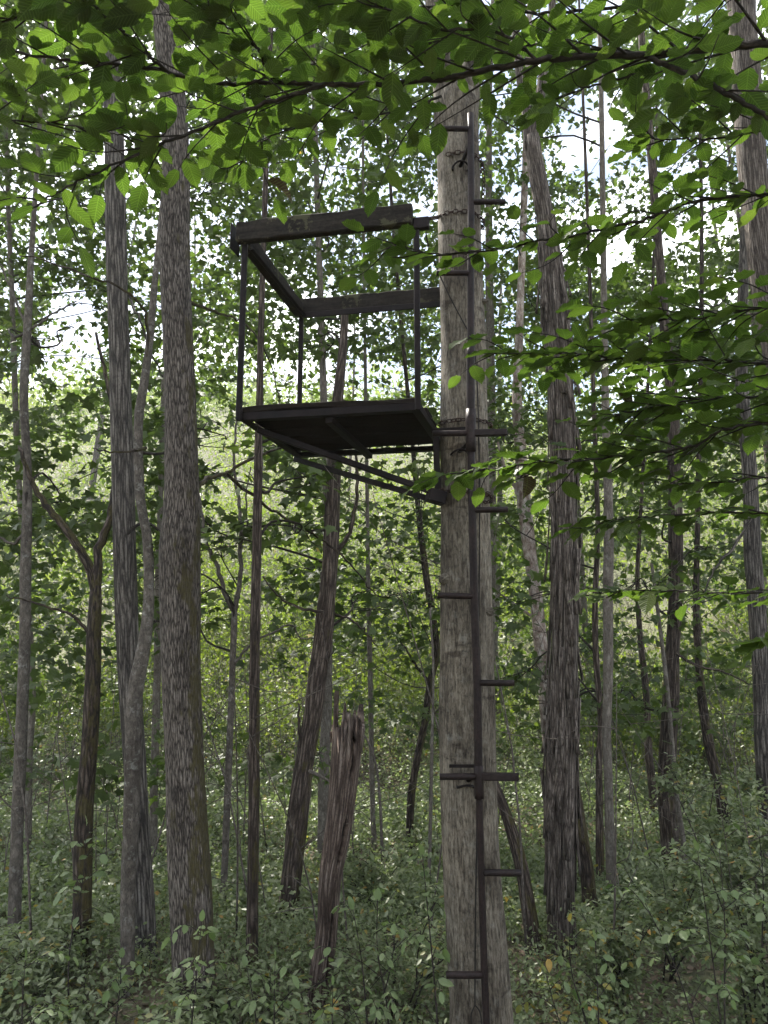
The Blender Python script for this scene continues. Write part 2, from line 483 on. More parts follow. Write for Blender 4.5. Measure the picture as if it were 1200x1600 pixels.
def simple(name, base, var, scale=(8, 8, 8), rough=.7, metal=0.0, grain=(1, 1, 1), bump=.002, moss=0.0):
    m, nt, out = new_mat(name)
    L = nt.links
    tc = N(nt, 'ShaderNodeTexCoord')
    mp = N(nt, 'ShaderNodeMapping'); mp.inputs['Scale'].default_value = scale
    L.new(tc.outputs['Object'], mp.inputs['Vector'])
    n1 = N(nt, 'ShaderNodeTexNoise', Scale=1.0, Detail=6.0, Roughness=.65)
    L.new(mp.outputs[0], n1.inputs['Vector'])
    c = ramp(nt, n1.outputs['Fac'], [(.3, base), (.7, var)])
    n2 = N(nt, 'ShaderNodeTexNoise', Scale=90.0, Detail=3.0)
    L.new(tc.outputs['Object'], n2.inputs['Vector'])
    c = mix(nt, .6, c, ramp(nt, n2.outputs['Fac'], [(.35, (.5, .5, .5)), (.6, (1.2, 1.2, 1.2))]), 'MULTIPLY')
    if moss:
        n3 = N(nt, 'ShaderNodeTexNoise', Scale=6.0, Detail=6.0, Roughness=.7)
        L.new(tc.outputs['Object'], n3.inputs['Vector'])
        c = mix(nt, math_(nt, 'MULTIPLY', math_(nt, 'GREATER_THAN', n3.outputs['Fac'], .56), moss), c, (.085, .085, .045))
    bs = N(nt, 'ShaderNodeBsdfPrincipled', Roughness=rough, Metallic=metal)
    bs.inputs['Specular IOR Level'].default_value = .08 if rough > .8 else .12
    L.new(c, bs.inputs['Base Color'])
    bp = N(nt, 'ShaderNodeBump', Strength=.8, Distance=bump)
    L.new(math_(nt, 'ADD', n1.outputs['Fac'], math_(nt, 'MULTIPLY', n2.outputs['Fac'], .4)), bp.inputs['Height'])
    L.new(bp.outputs[0], bs.inputs['Normal'])
    L.new(bs.outputs[0], out.inputs['Surface'])
    return m


M['steel'] = simple('rusty_dark_steel', (.004, .0035, .0035), (.014, .009, .0085), (14, 14, 14), .55, .2)
M['pole_steel'] = simple('worn_brown_paint', (.009, .007, .007), (.024, .016, .0145), (10, 10, 10), .5, .1)
M['board'] = simple('weathered_board', (.007, .006, .005), (.030, .025, .02), (6, 60, 60), .85, 0, bump=.004, moss=.45)
M['plank'] = simple('rotting_plank', (.006, .005, .004), (.018, .013, .010), (5, 50, 50), .9, 0, bump=.004)
M['cord'] = simple('black_cord', (.012, .011, .010), (.02, .018, .016), (40, 40, 40), .7)
M['chain'] = simple('rusty_chain', (.02, .014, .012), (.06, .038, .028), (40, 40, 40), .6, .4)


def ground_material():
    m, nt, out = new_mat('forest_floor')
    L = nt.links
    tc = N(nt, 'ShaderNodeTexCoord')
    n1 = N(nt, 'ShaderNodeTexNoise', Scale=.8, Detail=6.0, Roughness=.65)
    n2 = N(nt, 'ShaderNodeTexNoise', Scale=28.0, Detail=4.0, Roughness=.7)
    for n in (n1, n2): L.new(tc.outputs['Object'], n.inputs['Vector'])
    c = ramp(nt, n1.outputs['Fac'], [(.35, (.075, .05, .035)), (.5, (.10, .085, .05)), (.65, (.065, .085, .03))])
    geo = N(nt, 'ShaderNodeNewGeometry')
    sg = N(nt, 'ShaderNodeSeparateXYZ'); L.new(geo.outputs['Position'], sg.inputs[0])
    veg = math_(nt, 'MULTIPLY', math_(nt, 'MULTIPLY_ADD', sg.outputs['Y'], .25, -2.2, clamp=True), math_(nt, 'MULTIPLY_ADD', n1.outputs['Fac'], 2.0, -.15, clamp=True))
    c = mix(nt, veg, c, (.105, .115, .055))          # low green cover on the hillside
    c = mix(nt, .8, c, ramp(nt, n2.outputs['Fac'], [(.3, (.45, .42, .4)), (.7, (1.5, 1.45, 1.4))]), 'MULTIPLY')
    bs = N(nt, 'ShaderNodeBsdfPrincipled', Roughness=.95)
    L.new(c, bs.inputs['Base Color'])
    bp = N(nt, 'ShaderNodeBump', Strength=1.0, Distance=.04)
    L.new(n2.outputs['Fac'], bp.inputs['Height']); L.new(bp.outputs[0], bs.inputs['Normal'])
    L.new(bs.outputs[0], out.inputs['Surface'])
    return m


M['ground'] = ground_material()

# ------------------------------------------------------------------ the ground and the hillside
gx = np.concatenate([np.linspace(-160, -26, 22), np.linspace(-24, 24, 97), np.linspace(26, 160, 22)])
gy = np.concatenate([np.linspace(-40, -3, 12), np.linspace(-2, 30, 97), np.linspace(31, 180, 50)])
GX, GY = np.meshgrid(gx, gy)
GZ = ground_z(GX, GY)
mb = MB()
nxg = len(gx)
mb.add(np.stack([GX.ravel(), GY.ravel(), GZ.ravel()], 1),
       [(j * nxg + i, j * nxg + i + 1, (j + 1) * nxg + i + 1, (j + 1) * nxg + i) for j in range(len(gy) - 1) for i in range(nxg - 1)])
tag(mb.build('forest_floor', M['ground']), kind='structure', label='leaf covered forest floor rising to a wooded hillside')

# ------------------------------------------------------------------ trees
TREES = []


def tree(name, label, pts, Y, mat, top=9.0, sides=14, lump=.10, group=None, lean=0.0, topr=.45, flare=1.35, extra=None, crown=True, cat='tree', smooth_n=None):
    """pts: (px, py, width) from the ground up; lean: metres of drift in depth per metre of height"""
    P, W = [], []
    for px, py, w in pts:
        p, mpp = at(px, py, Y)
        if lean:
            p2, mpp = at(px, py, Y + lean * max(p[2], 0))
            p = p2
        P.append(p); W.append(w / 2 * mpp)
    P = np.array(P); W = np.array(W)
    g = float(ground_z(P[0][0], P[0][1]))
    if P[0][2] > g - .1:
        d = (P[1] - P[0]) / max(P[1][2] - P[0][2], .05)
        d[0] *= .5
        h = P[0][2] - g + .15
        P = np.vstack([P[0] - d * h, P]); W = np.concatenate([[W[0] * flare], W])
    if top and P[-1][2] < top:
        d = P[-1] - P[-2]
        d = d / max(d[2], .05)
        h = top - P[-1][2]
        ex = P[-1] + d * h * .8 + np.array([0, 0, h * .2])
        P = np.vstack([P, P[-1] + d * h * .45, ex]); W = np.concatenate([W, [W[-1] * .8, W[-1] * topr]])
    n = smooth_n or max(14, int((P[-1][2] - P[0][2]) / .09))
    Q = catmull(np.hstack([P, W[:, None]]), n)
    base = np.array([P[0][0], P[0][1], float(ground_z(P[0][0], P[0][1]))])
    root = thing(name, label, cat, tuple(base), group)
    root['org'] = tuple(base)
    b = MB()
    V, F, B = tube(Q[:, :3], np.abs(Q[:, 3]), sides, lump, seed=len(TREES) * 1.7 + .3)
    b.add(V, F, B)
    if extra: extra(b)
    tr = b.build('trunk', mat, root)
    T = dict(root=root, path=Q, sprays=[], mat=mat, base=base, crown=crown, trunk=tr)
    TREES.append(T)
    return T


def limb(T, pts, Y, w0, w1, mat=None, name='limb', parent=None, sides=6):
    P = np.array([at(px, py, (Y if not isinstance(Y, (list, tuple)) else Y[min(i, len(Y) - 1)]))[0] for i, (px, py) in enumerate(pts)])
    mpp = at(*pts[0], Y if not isinstance(Y, (list, tuple)) else Y[0])[1]
    Q = catmull(P, max(8, len(pts) * 5))
    Q[1:-1] += rng.normal(0, .004, (len(Q) - 2, 3))
    r = np.linspace(w0, w1, len(Q)) / 2 * mpp
    b = MB(); b.add(*tube(Q, r, sides))
    return b.build(name, mat or T['mat'], parent or T['root'])


# -- the stand's tree
TX, TY = .318, 2.88
tA = tree('pale_barked_tree', 'pale grey trunk that carries the hunting stand and the climbing ladder',
          [(753, 1600, 99), (749, 1520, 96), (739, 1380, 92), (734, 1280, 89), (730, 1100, 85), (727, 840, 79), (725, 690, 76), (724, 540, 72), (719, 400, 68), (716, 260, 65), (713, 150, 62)],
          TY, M['bark_main'], top=0, sides=40, lump=.075, topr=.6, crown=True, smooth_n=90)
for pts, w0, w1 in (([(701, 210), (696, 120), (688, 60), (676, -60), (660, -220)], 44, 22), ([(733, 210), (736, 110), (738, 20), (742, -90), (752, -240)], 30, 18)):
    limb(tA, pts, TY, w0, w1, name='stem', sides=18)
# knots on the pale trunk
for px, py, s in ((690, 905, .03), (768, 955, .032), (771, 1190, .03), (760, 470, .016), (700, 1010, .018), (695, 655, .02), (776, 1330, .025)):
    p, _ = at(px, py, TY - .05)
    d = np.array([p[0] - TX, -.05, 0]); d /= np.linalg.norm(d)
    th = np.linspace(0, 2 * math.pi, 14, endpoint=False)
    b = MB()
    Q = np.array([p - d * .03, p - d * .008, p + d * .002, p + d * .006])
    V, F, B = tube(Q, [s * 1.3, s, s * .6, s * .15], 12, .25, px)
    V[:, 2] = p[2] + (V[:, 2] - p[2]) * .75
    b.add(V, F, B)
    b.build('knot', M['bark_main'], tA['root'])

tB = tree('ash_tree', 'thick tree with deeply ridged grey bark, a swollen bulge and moss down its right side',
          [(309, 1600, 72), (302, 1500, 65), (298, 1400, 66), (293, 1300, 64), (289, 1200, 59), (283, 1050, 60), (282, 960, 62), (281, 865, 64), (283, 825, 60), (284, 770, 53), (281, 600, 47), (273, 400, 46), (275, 250, 42), (270, 150, 40), (262, 60, 40), (252, -20, 41)],
          3.28, M['bark_ash'], top=10, sides=36, lump=.05, smooth_n=110)
tC = tree('furrowed_tree', 'straight dark grey furrowed trunk behind the curving lichened trunk',
          [(229, 1520, 38), (223, 1400, 34), (217, 1300, 34), (208, 1150, 34), (199, 1000, 34), (193, 800, 34), (188, 600, 32), (182, 400, 31), (180, 300, 30)],
          4.05, M['bark_furrow'], top=10, sides=20)
tD = tree('lichened_tree', 'smooth curving trunk with grey lichen crossing in front of the furrowed trunk',
          [(195, 1600, 24), (199, 1487, 22), (200, 1375, 23), (204, 1300, 24), (208, 1187, 26), (210, 1094, 25), (223, 1019, 22), (232, 950, 17), (231, 850, 15), (219, 775, 15), (216, 662, 14), (225, 600, 13), (233, 540, 12), (240, 460, 10), (246, 400, 9)],
          3.75, M['bark_smooth'], top=6.5, sides=16, lean=.03)
tE = tree('forked_tree', 'dark mossy trunk that forks into two curved arms left of the furrowed trunk',
          [(127, 1530, 32), (127, 1487, 30), (129, 1375, 28), (131, 1281, 27), (141, 1150, 25), (146, 1037, 23), (146, 1000, 22), (149, 944, 20), (150, 915, 17)],
          4.0, M['bark_dark'], top=0, sides=16)
limb(tE, [(150, 925), (144, 896), (131, 869), (101, 824), (75, 795), (55, 760), (30, 700)], 4.0, 17, 6, sides=10)
limb(tE, [(150, 925), (153, 890), (157, 850), (172, 809), (180, 740), (176, 640), (150, 520)], [4.0, 4.0, 4.05, 4.1, 4.15, 4.2, 4.3], 15, 5, sides=10)
tF = tree('slender_grey_tree', 'slender pale grey trunk standing leftmost in the clearing',
          [(21, 1500, 21), (24, 1375, 19), (30, 1225, 19), (36, 1075, 17), (39, 1000, 17), (40, 887, 16), (43, 737, 13), (37, 625, 13), (43, 512, 12), (49, 400, 9), (56, 290, 7)],
          4.4, M['bark_smooth'], top=7, sides=12)
limb(tF, [(43, 520), (25, 470), (8, 430), (-15, 380)], 4.4, 5, 2)
limb(tF, [(46, 515), (85, 490), (120, 470)], 4.4, 4, 2)
limb(tF, [(40, 830), (20, 850), (-10, 830)], 4.4, 6, 3)
tG = tree('thin_grey_tree', 'thin pale trunk half hidden behind the left side of the mossy ash',
          [(240, 1375, 13), (240, 1262, 13), (246, 1037, 12), (247, 925, 11), (250, 800, 9), (255, 640, 8)], 6.0, M['bark_pale'], top=8, sides=10)
tH = tree('straight_sapling_tree', 'straight thin brown trunk between the mossy ash and the leaning dead trunk',
          [(393, 1580, 23), (394, 1450, 19), (397, 1240, 17), (398, 1020, 16), (401, 860, 15), (403, 760, 14), (406, 600, 11), (411, 400, 9), (418, 200, 8)],
          3.8, M['bark_brown'], top=8, sides=12)
tI = tree('wye_forked_tree', 'thin smooth tree whose stem splits into a wide Y before the bright hillside',
          [(347, 1460, 12), (352, 1330, 11), (358, 1180, 11), (362, 1080, 10), (364, 1020, 10), (366, 970, 10), (367, 950, 8)], 4.9, M['bark_smooth'], top=0, sides=10)
limb(tI, [(367, 956), (352, 928), (340, 885), (322, 845), (312, 780), (300, 700)], 4.9, 8, 3)
limb(tI, [(367, 956), (374, 915), (377, 855), (374, 790), (366, 720), (372, 620)], 4.9, 8, 3)
limb(tI, [(377, 850), (386, 820), (384, 780), (392, 730)], 4.9, 4, 2)
tJ = tree('leaning_dead_tree', 'leaning dead trunk with flaking brown bark left of the split stump',
          [(449, 1440, 36), (452, 1400, 34), (455, 1370, 32), (460, 1330, 32), (469, 1255, 33), (481, 1165, 28), (490, 1110, 28), (496, 1050, 30), (507, 975, 28), (514, 900, 24), (517, 840, 24), (520, 760, 24), (523, 700, 22), (528, 620, 18), (536, 540, 14), (540, 470, 10)],
          4.8, M['bark_brown'], top=0, sides=18, lump=.22)
limb(tJ, [(470, 1180), (467, 1140), (466, 1098)], 4.78, 7, 3, name='dead_stub')
limb(tJ, [(520, 870), (540, 845), (552, 810), (558, 760), (556, 700)], 4.8, 8, 4)
tK = tree('pale_straight_tree', 'pale straight trunk standing close behind the leaning dead trunk',
          [(505, 1340, 18), (505, 1310, 18), (506, 1210, 18), (509, 1140, 17), (512, 1020, 16), (514, 900, 14), (510, 760, 12), (505, 600, 11), (502, 500, 10)], 6.2, M['bark_pale'], top=11, sides=12)
tM = tree('pale_pole_tree', 'pale pole thin trunk in the hollow right of the split stump',
          [(584, 1310, 9), (582, 1250, 8), (580, 1150, 8), (578, 1030, 8), (576, 950, 7), (574, 800, 6)], 6.9, M['bark_pale'], top=9, sides=8)
tO = tree('curving_dark_tree', 'dark trunk that bows sideways just left of the pale stand tree',
          [(640, 1300, 12), (643, 1240, 12), (652, 1185, 11), (664, 1125, 11), (673, 1062, 11), (682, 1020, 11), (676, 960, 11), (668, 915, 11), (660, 855, 10), (652, 780, 8), (645, 700, 7)], 7.0, M['bark_dark'], top=9, sides=10)
limb(tO, [(671, 1066), (650, 1040), (628, 1005), (604, 976)], 7.0, 5, 2)
tP = tree('thin_pale_stem', 'very thin pale stem hugging the left edge of the stand tree',
          [(670, 1385, 6), (673, 1250, 6), (675, 1150, 5), (677, 1050, 4), (672, 950, 3)], 5.6, M['bark_pale'], top=0, sides=7)


# -- shagbark hickory with peeling strips
tQ = tree('shagbark_tree', 'shaggy barked trunk with peeling vertical plates right of the stand tree',
          [(879, 1490, 47), (878, 1445, 43), (876, 1375, 43), (876, 1305, 45), (876, 1235, 45), (880, 1095, 41), (881, 955, 37), (881, 837, 37), (880, 732, 37), (877, 610, 35), (869, 515, 34), (864, 445, 32), (853, 345, 28), (844, 300, 27), (836, 250, 25), (831, 215, 24)],
          4.3, M['bark_shag'], top=0, sides=28, lump=.10)
limb(tQ, [(829, 235), (821, 180), (814, 130), (806, 60), (800, -40), (780, -200)], 4.3, 16, 8, name='stem', sides=12)
limb(tQ, [(834, 235), (840, 180), (846, 130), (858, 60), (866, -40), (880, -200)], 4.3, 17, 8, name='stem', sides=12)
qp = tQ['path']
for k in range(150):
    i = int(rng.uniform(4, len(qp) - 12))
    L_ = int(rng.integers(4, 9))
    if i + L_ >= len(qp): continue
    th = rng.uniform(math.pi * .85, math.pi * 2.15)          # mostly the side in view
    hw = rng.uniform(.10, .24)
    b = MB(); V = []; B = []
    curl = rng.uniform(.006, .024) if rng.random() < .7 else rng.uniform(.024, .05); up = rng.random() < .35
    m_ = 6
    for s in range(m_):
        f = s / (m_ - 1)
        q = qp[int(round(i + f * L_))] if False else qp[i] * (1 - f) + qp[i + L_] * f
        off = .004 + curl * ((f if up else 1 - f) ** 2.2)
        ww = hw * (1 - .45 * abs(2 * f - 1) ** 3)
        for e in (-1, -.33, .33, 1):
            a_ = th + e * ww + .06 * math.sin(5 * f + k)
            r_ = q[3] + off * (1 if abs(e) < .5 else .75)
            V.append((q[0] + r_ * math.cos(a_), q[1] + r_ * math.sin(a_), q[2]))
            B.append((r_ * math.cos(a_) + k * .37, r_ * math.sin(a_), q[2]))
    F = [(s * 4 + j, s * 4 + j + 1, s * 4 + j + 5, s * 4 + j + 4) for s in range(m_ - 1) for j in range(3)]
    b.add(V, F, np.array(B))
    o = b.build('bark_strip', M['bark_shag'], tQ['root'])
    so = o.modifiers.new('thick', 'SOLIDIFY'); so.thickness = .004; so.offset = 1

tR1 = tree('right_edge_trunk', 'thick grey trunk leaning in at the upper right corner',
           [(1290, 1300, 48), (1262, 1000, 46), (1236, 700, 44), (1213, 540, 42), (1194, 430, 42), (1180, 300, 42), (1171, 200, 42), (1164, 100, 41)], 4.1, M['bark_shag'], top=10, sides=22)
tR2 = tree('right_rough_tree', 'rough grey trunk at the right edge, bowing out as it rises',
           [(1203, 1330, 27), (1193, 1165, 26), (1189, 1060, 25), (1182, 937, 26), (1176, 867, 27), (1175, 838, 25), (1171, 732, 22), (1162, 640, 20), (1158, 540, 17), (1162, 420, 15)], 5.0, M['bark_furrow'], top=9, sides=18)
limb(tR2, [(1178, 800), (1150, 850), (1120, 885), (1098, 925), (1080, 950)], 4.9, 6, 2)
tS = tree('right_mid_tree', 'dark furrowed trunk between the shagbark and the right edge, beside a thin pale stem',
          [(1050, 1345, 31), (1046, 1305, 28), (1041, 1235, 27), (1042, 1200, 26), (1048, 1095, 25), (1050, 1025, 22), (1055, 955, 21), (1056, 867, 22), (1054, 750, 20), (1050, 620, 18), (1038, 500, 15), (1030, 400, 13)], 6.0, M['bark_brown'], top=11, sides=18)
tS2 = tree('thin_leaning_stem', 'thin pale stem leaning across the dark furrowed trunk on the right',
           [(1068, 1320, 9), (1056, 1235, 8), (1049, 1147, 7), (1041, 1060, 7), (1030, 972, 6), (1018, 880, 5)], 5.8, M['bark_pale'], top=0, sides=8)
tT = tree('pale_lower_tree', 'pale grey trunk just right of the shagbark, in front of a thin dark one',
          [(956, 1400, 17), (953, 1305, 15), (951, 1235, 14), (948, 1147, 14), (950, 1060, 15), (950, 937, 16), (951, 855, 16), (950, 760, 14), (946, 640, 12), (944, 500, 10)], 5.2, M['bark_pale'], top=9, sides=12)
tT2 = tree('thin_dark_tree', 'thin reddish brown trunk tight behind the pale grey trunk right of the shagbark',
           [(938, 1385, 14), (936, 1200, 11), (939, 1130, 10), (931, 1025, 10), (930, 940, 9), (934, 820, 8), (930, 700, 7)], 5.6, M['bark_brown'], top=8, sides=10)
tU = tree('sycamore_tree', 'mottled cream and brown trunk leaning behind the shagbark',
          [(872, 1270, 26), (862, 1180, 24), (855, 1112, 23), (850, 1060, 22), (845, 1007, 22), (838, 937, 20), (829, 871, 20), (819, 790, 22), (813, 700, 18), (808, 620, 15), (812, 500, 12)], 7.2, M['bark_syc'], top=12, sides=16)
limb(tU, [(843, 972), (820, 955), (795, 938), (768, 920), (745, 900)], 7.2, 6, 2)
limb(tU, [(823, 800), (805, 760), (792, 745), (778, 690)], 7.2, 9, 3)
tV = tree('mossy_leaning_snag', 'mossy dead trunk slanting down from behind the right side of the stand tree',
          [(838, 1505, 28), (829, 1442, 23), (821, 1390, 20), (811, 1337, 19), (795, 1285, 17), (776, 1232, 15), (752, 1170, 10)], 4.3, M['bark_brown'], top=0, sides=14, lump=.25, crown=False)
tW = tree('distant_leaning_tree', 'dark trunk leaning left in the background at the right, mossy foot in ferns',
          [(1132, 1285, 19), (1125, 1235, 16), (1112, 1182, 16), (1102, 1130, 14), (1092, 1040, 12), (1088, 930, 10), (1090, 800, 8)], 7.0, M['bark_dark'], top=9, sides=12)
tX = tree('background_brown_tree', 'slim brown trunk with a vine, left of the dark furrowed trunk on the right',
          [(1020, 1240, 13), (1013, 1165, 12), (1009, 1077, 11), (1000, 990, 9), (996, 900, 7), (1002, 780, 6)], 7.6, M['bark_brown'], top=10, sides=10)
tN = tree('leaning_stump_trunk', 'short dark trunk slanting behind the foot of the shagbark',
          [(915, 1345, 20), (906, 1290, 20), (898, 1235, 17), (890, 1180, 12)], 4.9, M['bark_dark'], top=0, sides=12, lump=.25, crown=False)
tL2 = tree('left_thin_pale_tree', 'thin pale trunk right behind the leftmost slender grey trunk',
           [(44, 1300, 11), (45, 1187, 11), (50, 1050, 10), (30, 760, 9), (24, 625, 9), (20, 500, 8)], 6.4, M['bark_pale'], top=10, sides=10)

# -- split stump (open shell, torn top, near-black core inside)
pS, mS = at(520, 1560, 3.55)
gS = float(ground_z(pS[0], 3.55))
root = thing('split_stump', 'broken dead stump with a dark split and torn top in the centre', 'tree stump', (pS[0], 3.55, gS))
root['org'] = (pS[0], 3.55, gS)
prof = catmull(np.array([[*at(x, y, 3.55)[0], w / 2 * at(x, y, 3.55)[1]] for x, y, w in
                         ((497, 1680, 50), (499, 1600, 46), (501, 1540, 40), (511, 1450, 33), (516, 1372, 34), (528, 1300, 42), (538, 1210, 46), (546, 1135, 50))]), 40)
for nm, t0, t1, tp in (('bark_shell', 2.75, 5.15, 1.0), ('bark_shell', 5.35, 8.95, .96)):
    b = MB(); V = []; B = []; F = []
    m_ = 16
    for i, q in enumerate(prof):
        for j in range(m_):
            f = j / (m_ - 1)
            a_ = t0 + (t1 - t0) * f + (.10 * math.sin(i * .55) + .05 * math.sin(i * 1.9)) * (1 - 2 * f)
            r_ = q[3] * (1 + .10 * mnoise.noise(Vector((math.cos(a_) * 2, math.sin(a_) * 2, i * .12))) + .05 * mnoise.noise(Vector((math.cos(a_) * 9, math.sin(a_) * 9, i * .1))))
            zt = 0
            if i >= len(prof) - 6:
                zt = (i - (len(prof) - 6)) / 5 * .20 * (mnoise.noise(Vector((a_ * 4.3, 3, 1))) + .9 * mnoise.noise(Vector((a_ * 11, 7, 1))))
            V.append((q[0] + r_ * math.cos(a_), q[1] + r_ * math.sin(a_), q[2] + zt))
            B.append((r_ * math.cos(a_), r_ * math.sin(a_), q[2]))
    F = [(i * m_ + j, i * m_ + j + 1, (i + 1) * m_ + j + 1, (i + 1) * m_ + j) for i in range(len(prof) - 1) for j in range(m_ - 1)]
    b.add(V, F, np.array(B))
    o = b.build(nm, M['deadwood'], root)
    so = o.modifiers.new('thick', 'SOLIDIFY'); so.thickness = .022; so.offset = -1
for k in range(9):
    a_ = rng.uniform(0, 2 * math.pi); q = prof[-3]; r_ = q[3] * rng.uniform(.65, .9)
    p = np.array([q[0] + r_ * math.cos(a_), q[1] + r_ * math.sin(a_), q[2] - .05])
    b = MB(); b.add(*tube(catmull(np.array([p, p + [rng.normal(0, .006), rng.normal(0, .006), .07], p + [rng.normal(0, .014) + .01, rng.normal(0, .01), rng.uniform(.075, .11)]]), 6), np.linspace(.010, .001, 6), 4, .4, k))
    b.build('splinter', M['deadwood'], root)
b = MB(); b.add(*tube(prof[:-4, :3], prof[:-4, 3] * .62, 12, .2, 3))
b.build('dark_core', M['corewood'], root)
p0, p1 = at(548, 1215, 3.5)[0], at(486, 1200, 3.5)[0]

# -- hand-placed limbs seen against the sky and the hill
limb(tD, [(222, 640), (229, 500), (187, 449), (130, 430), (71, 407), (30, 400)], [3.85, 3.8, 3.6, 3.5, 3.5, 3.5], 6, 2, M['bark_dark'])
limb(tB, [(292, 470), (330, 485), (375, 501), (400, 525), (425, 575), (440, 640)], [3.28, 3.6, 4.0, 4.0, 4.1, 4.1], 6, 2, M['bark_dark'])
limb(tB, [(305, 765), (325, 748), (352, 739), (385, 722), (416, 707), (470, 690)], [3.28, 3.5, 3.8, 3.9, 4.0, 4.1], 9, 4, M['bark_dark'])
limb(tB, [(352, 739), (372, 758), (395, 772), (439, 807), (508, 846), (550, 885), (589, 930), (622, 930)], [3.8, 3.9, 4.0, 4.1, 4.2, 4.3, 4.4, 4.5], 6, 2, M['bark_dark'])
limb(tJ, [(506, 957), (470, 950), (445, 939), (424, 920), (410, 900)], 4.7, 6, 2)
limb(tJ, [(508, 957), (535, 963), (555, 973), (574, 990), (590, 1010)], 4.8, 5, 2)
limb(tI, [(366, 1040), (388, 1011), (420, 992), (454, 976), (469, 996), (490, 997)], 4.8, 5, 2)
limb(tD, [(228, 700), (205, 705), (170, 706), (145, 700)], [3.8, 3.6, 3.5, 3.5], 6, 2, M['bark_dark'])
limb(tC, [(196, 455), (215, 490), (232, 540), (255, 590)], [4.15, 3.95, 4.0, 4.1], 5, 2)
limb(tE, [(146, 1000), (110, 960), (60, 945), (10, 930)], 4.0, 6, 2)
limb(tS, [(1056, 1020), (1090, 1040), (1130, 1050), (1172, 1070)], 5.9, 5, 2)

# -- slimmer trees further back: on the hill and in the hollow
far_specs = []
while len(far_specs) < 16:
    Y = float(rng.uniform(9.5, 34)) if len(far_specs) < 12 else float(rng.uniform(9, 15))
    px = float(rng.uniform(-120, 1320))
    if 310 < px < 480 and Y < 26 or 770 < px < 1180 and rng.random() < .5: continue
    far_specs.append((px, Y))
HERO = [(-999, "the photo's left edge"), (28, 'the leftmost slender grey trunk'), (135, 'the forked dark trunk'), (205, 'the curving lichened trunk'), (295, 'the mossy ash'), (397, 'the straight thin brown trunk'),
        (490, 'the leaning dead trunk'), (735, 'the pale stand tree'), (878, 'the shagbark'), (950, 'the pale shagbark neighbour trunk'), (1048, 'the dark furrowed trunk'), (1182, 'the rough right edge trunk')]
ORD = ['first', 'second', 'third', 'fourth', 'fifth', 'sixth', 'seventh', 'eighth', 'ninth', 'tenth', 'eleventh', 'twelfth']
pales = {s_: rng.random() < .4 for s_ in far_specs}
slim_label = {}
for s_ in far_specs:
    near_ = [h for h in HERO if h[0] <= s_[0]] or [HERO[0]]
    h = near_[-1]
    nx = min([q[0] for q in HERO if q[0] > h[0]] or [9999])
    k_ = sorted(q[0] for q in far_specs if max(h[0], -9999) <= q[0] < nx or (h is HERO[0] and q[0] < nx)).index(s_[0])
    slim_label[s_] = '%s slim background trunk, a %s one, to the right of %s' % (ORD[k_], 'pale' if pales[s_] else 'dark', h[1])
for i, (px, Y) in enumerate(sorted(far_specs, key=lambda s: s[1])):
    x = at(px, 1000, Y)[0][0]
    z = float(ground_z(x, Y))
    r = float(rng.uniform(.03, .08)) * (1 + Y / 40)
    hgt = float(rng.uniform(7, 13))
    ln = rng.normal(0, .06, 2)
    ptsw = []
    for f in np.linspace(0, 1, 6):
        ptsw.append((x + ln[0] * hgt * f + .12 * math.sin(f * 4 + i), Y + ln[1] * hgt * f * .5, z - .2 + (hgt + .2) * f, r * (1.15 - .85 * f)))
    Q = catmull(np.array(ptsw), 26)
    pale = pales[(px, Y)]
    root = thing('slim_tree', slim_label[(px, Y)], 'tree', (x, Y, z),
                 'slim pale trees in the background' if pale else 'slim dark trees in the background')
    root['org'] = (x, Y, z)
    b = MB(); b.add(*tube(Q[:, :3], Q[:, 3], 8, .12, i * 1.3))
    mt = M['bark_pale'] if pale else M[('bark_brown', 'bark_furrow', 'bark_dark')[i % 3]]
    tr = b.build('trunk', mt, root)
    TREES.append(dict(root=root, path=Q, sprays=[], mat=mt, base=np.array([x, Y, z]), crown=True, trunk=tr))

# ------------------------------------------------------------------ crowns
GAPS = [(112, 530, 62, 95), (30, 610, 45, 40), (520, 592, 175, 40), (350, 690, 42, 30), (395, 610, 40, 60), (660, 325, 26, 22), (180, 240, 30, 34), (70, 105, 26, 12),
        (925, 215, 60, 85), (808, 315, 26, 34), (955, 390, 38, 50), (240, 205, 25, 22), (480, 470, 22, 16), (590, 480, 26, 14), (470, 610, 60, 30), (690, 590, 14, 60),
        (775, 130, 26, 40), (1040, 380, 20, 26), (330, 400, 20, 26), (20, 460, 26, 26), (610, 300, 20, 18), (335, 640, 26, 22), (870, 400, 18, 40), (60, 300, 20, 26)]


def in_gap(px, py, grow=1.0):
    for gx_, gy_, a_, b_ in GAPS:
        if ((px - gx_) / (a_ * grow)) ** 2 + ((py - gy_) / (b_ * grow)) ** 2 < 1: return True
    return False


trees_xy = np.array([t['base'][:2] for t in TREES])


def assign(c, r, n, kind):
    ok = [i for i, t in enumerate(TREES) if t['crown']]
    best, bi = 1e9, None
    for i in ok:
        t = TREES[i]
        zt = t['path'][-1][2]
        d = math.hypot(c[0] - t['base'][0], c[1] - t['base'][1]) + max(0, c[2] - zt) * .8
        if d < best: best, bi = d, i
    TREES[bi]['sprays'].append((c, r, n, kind))


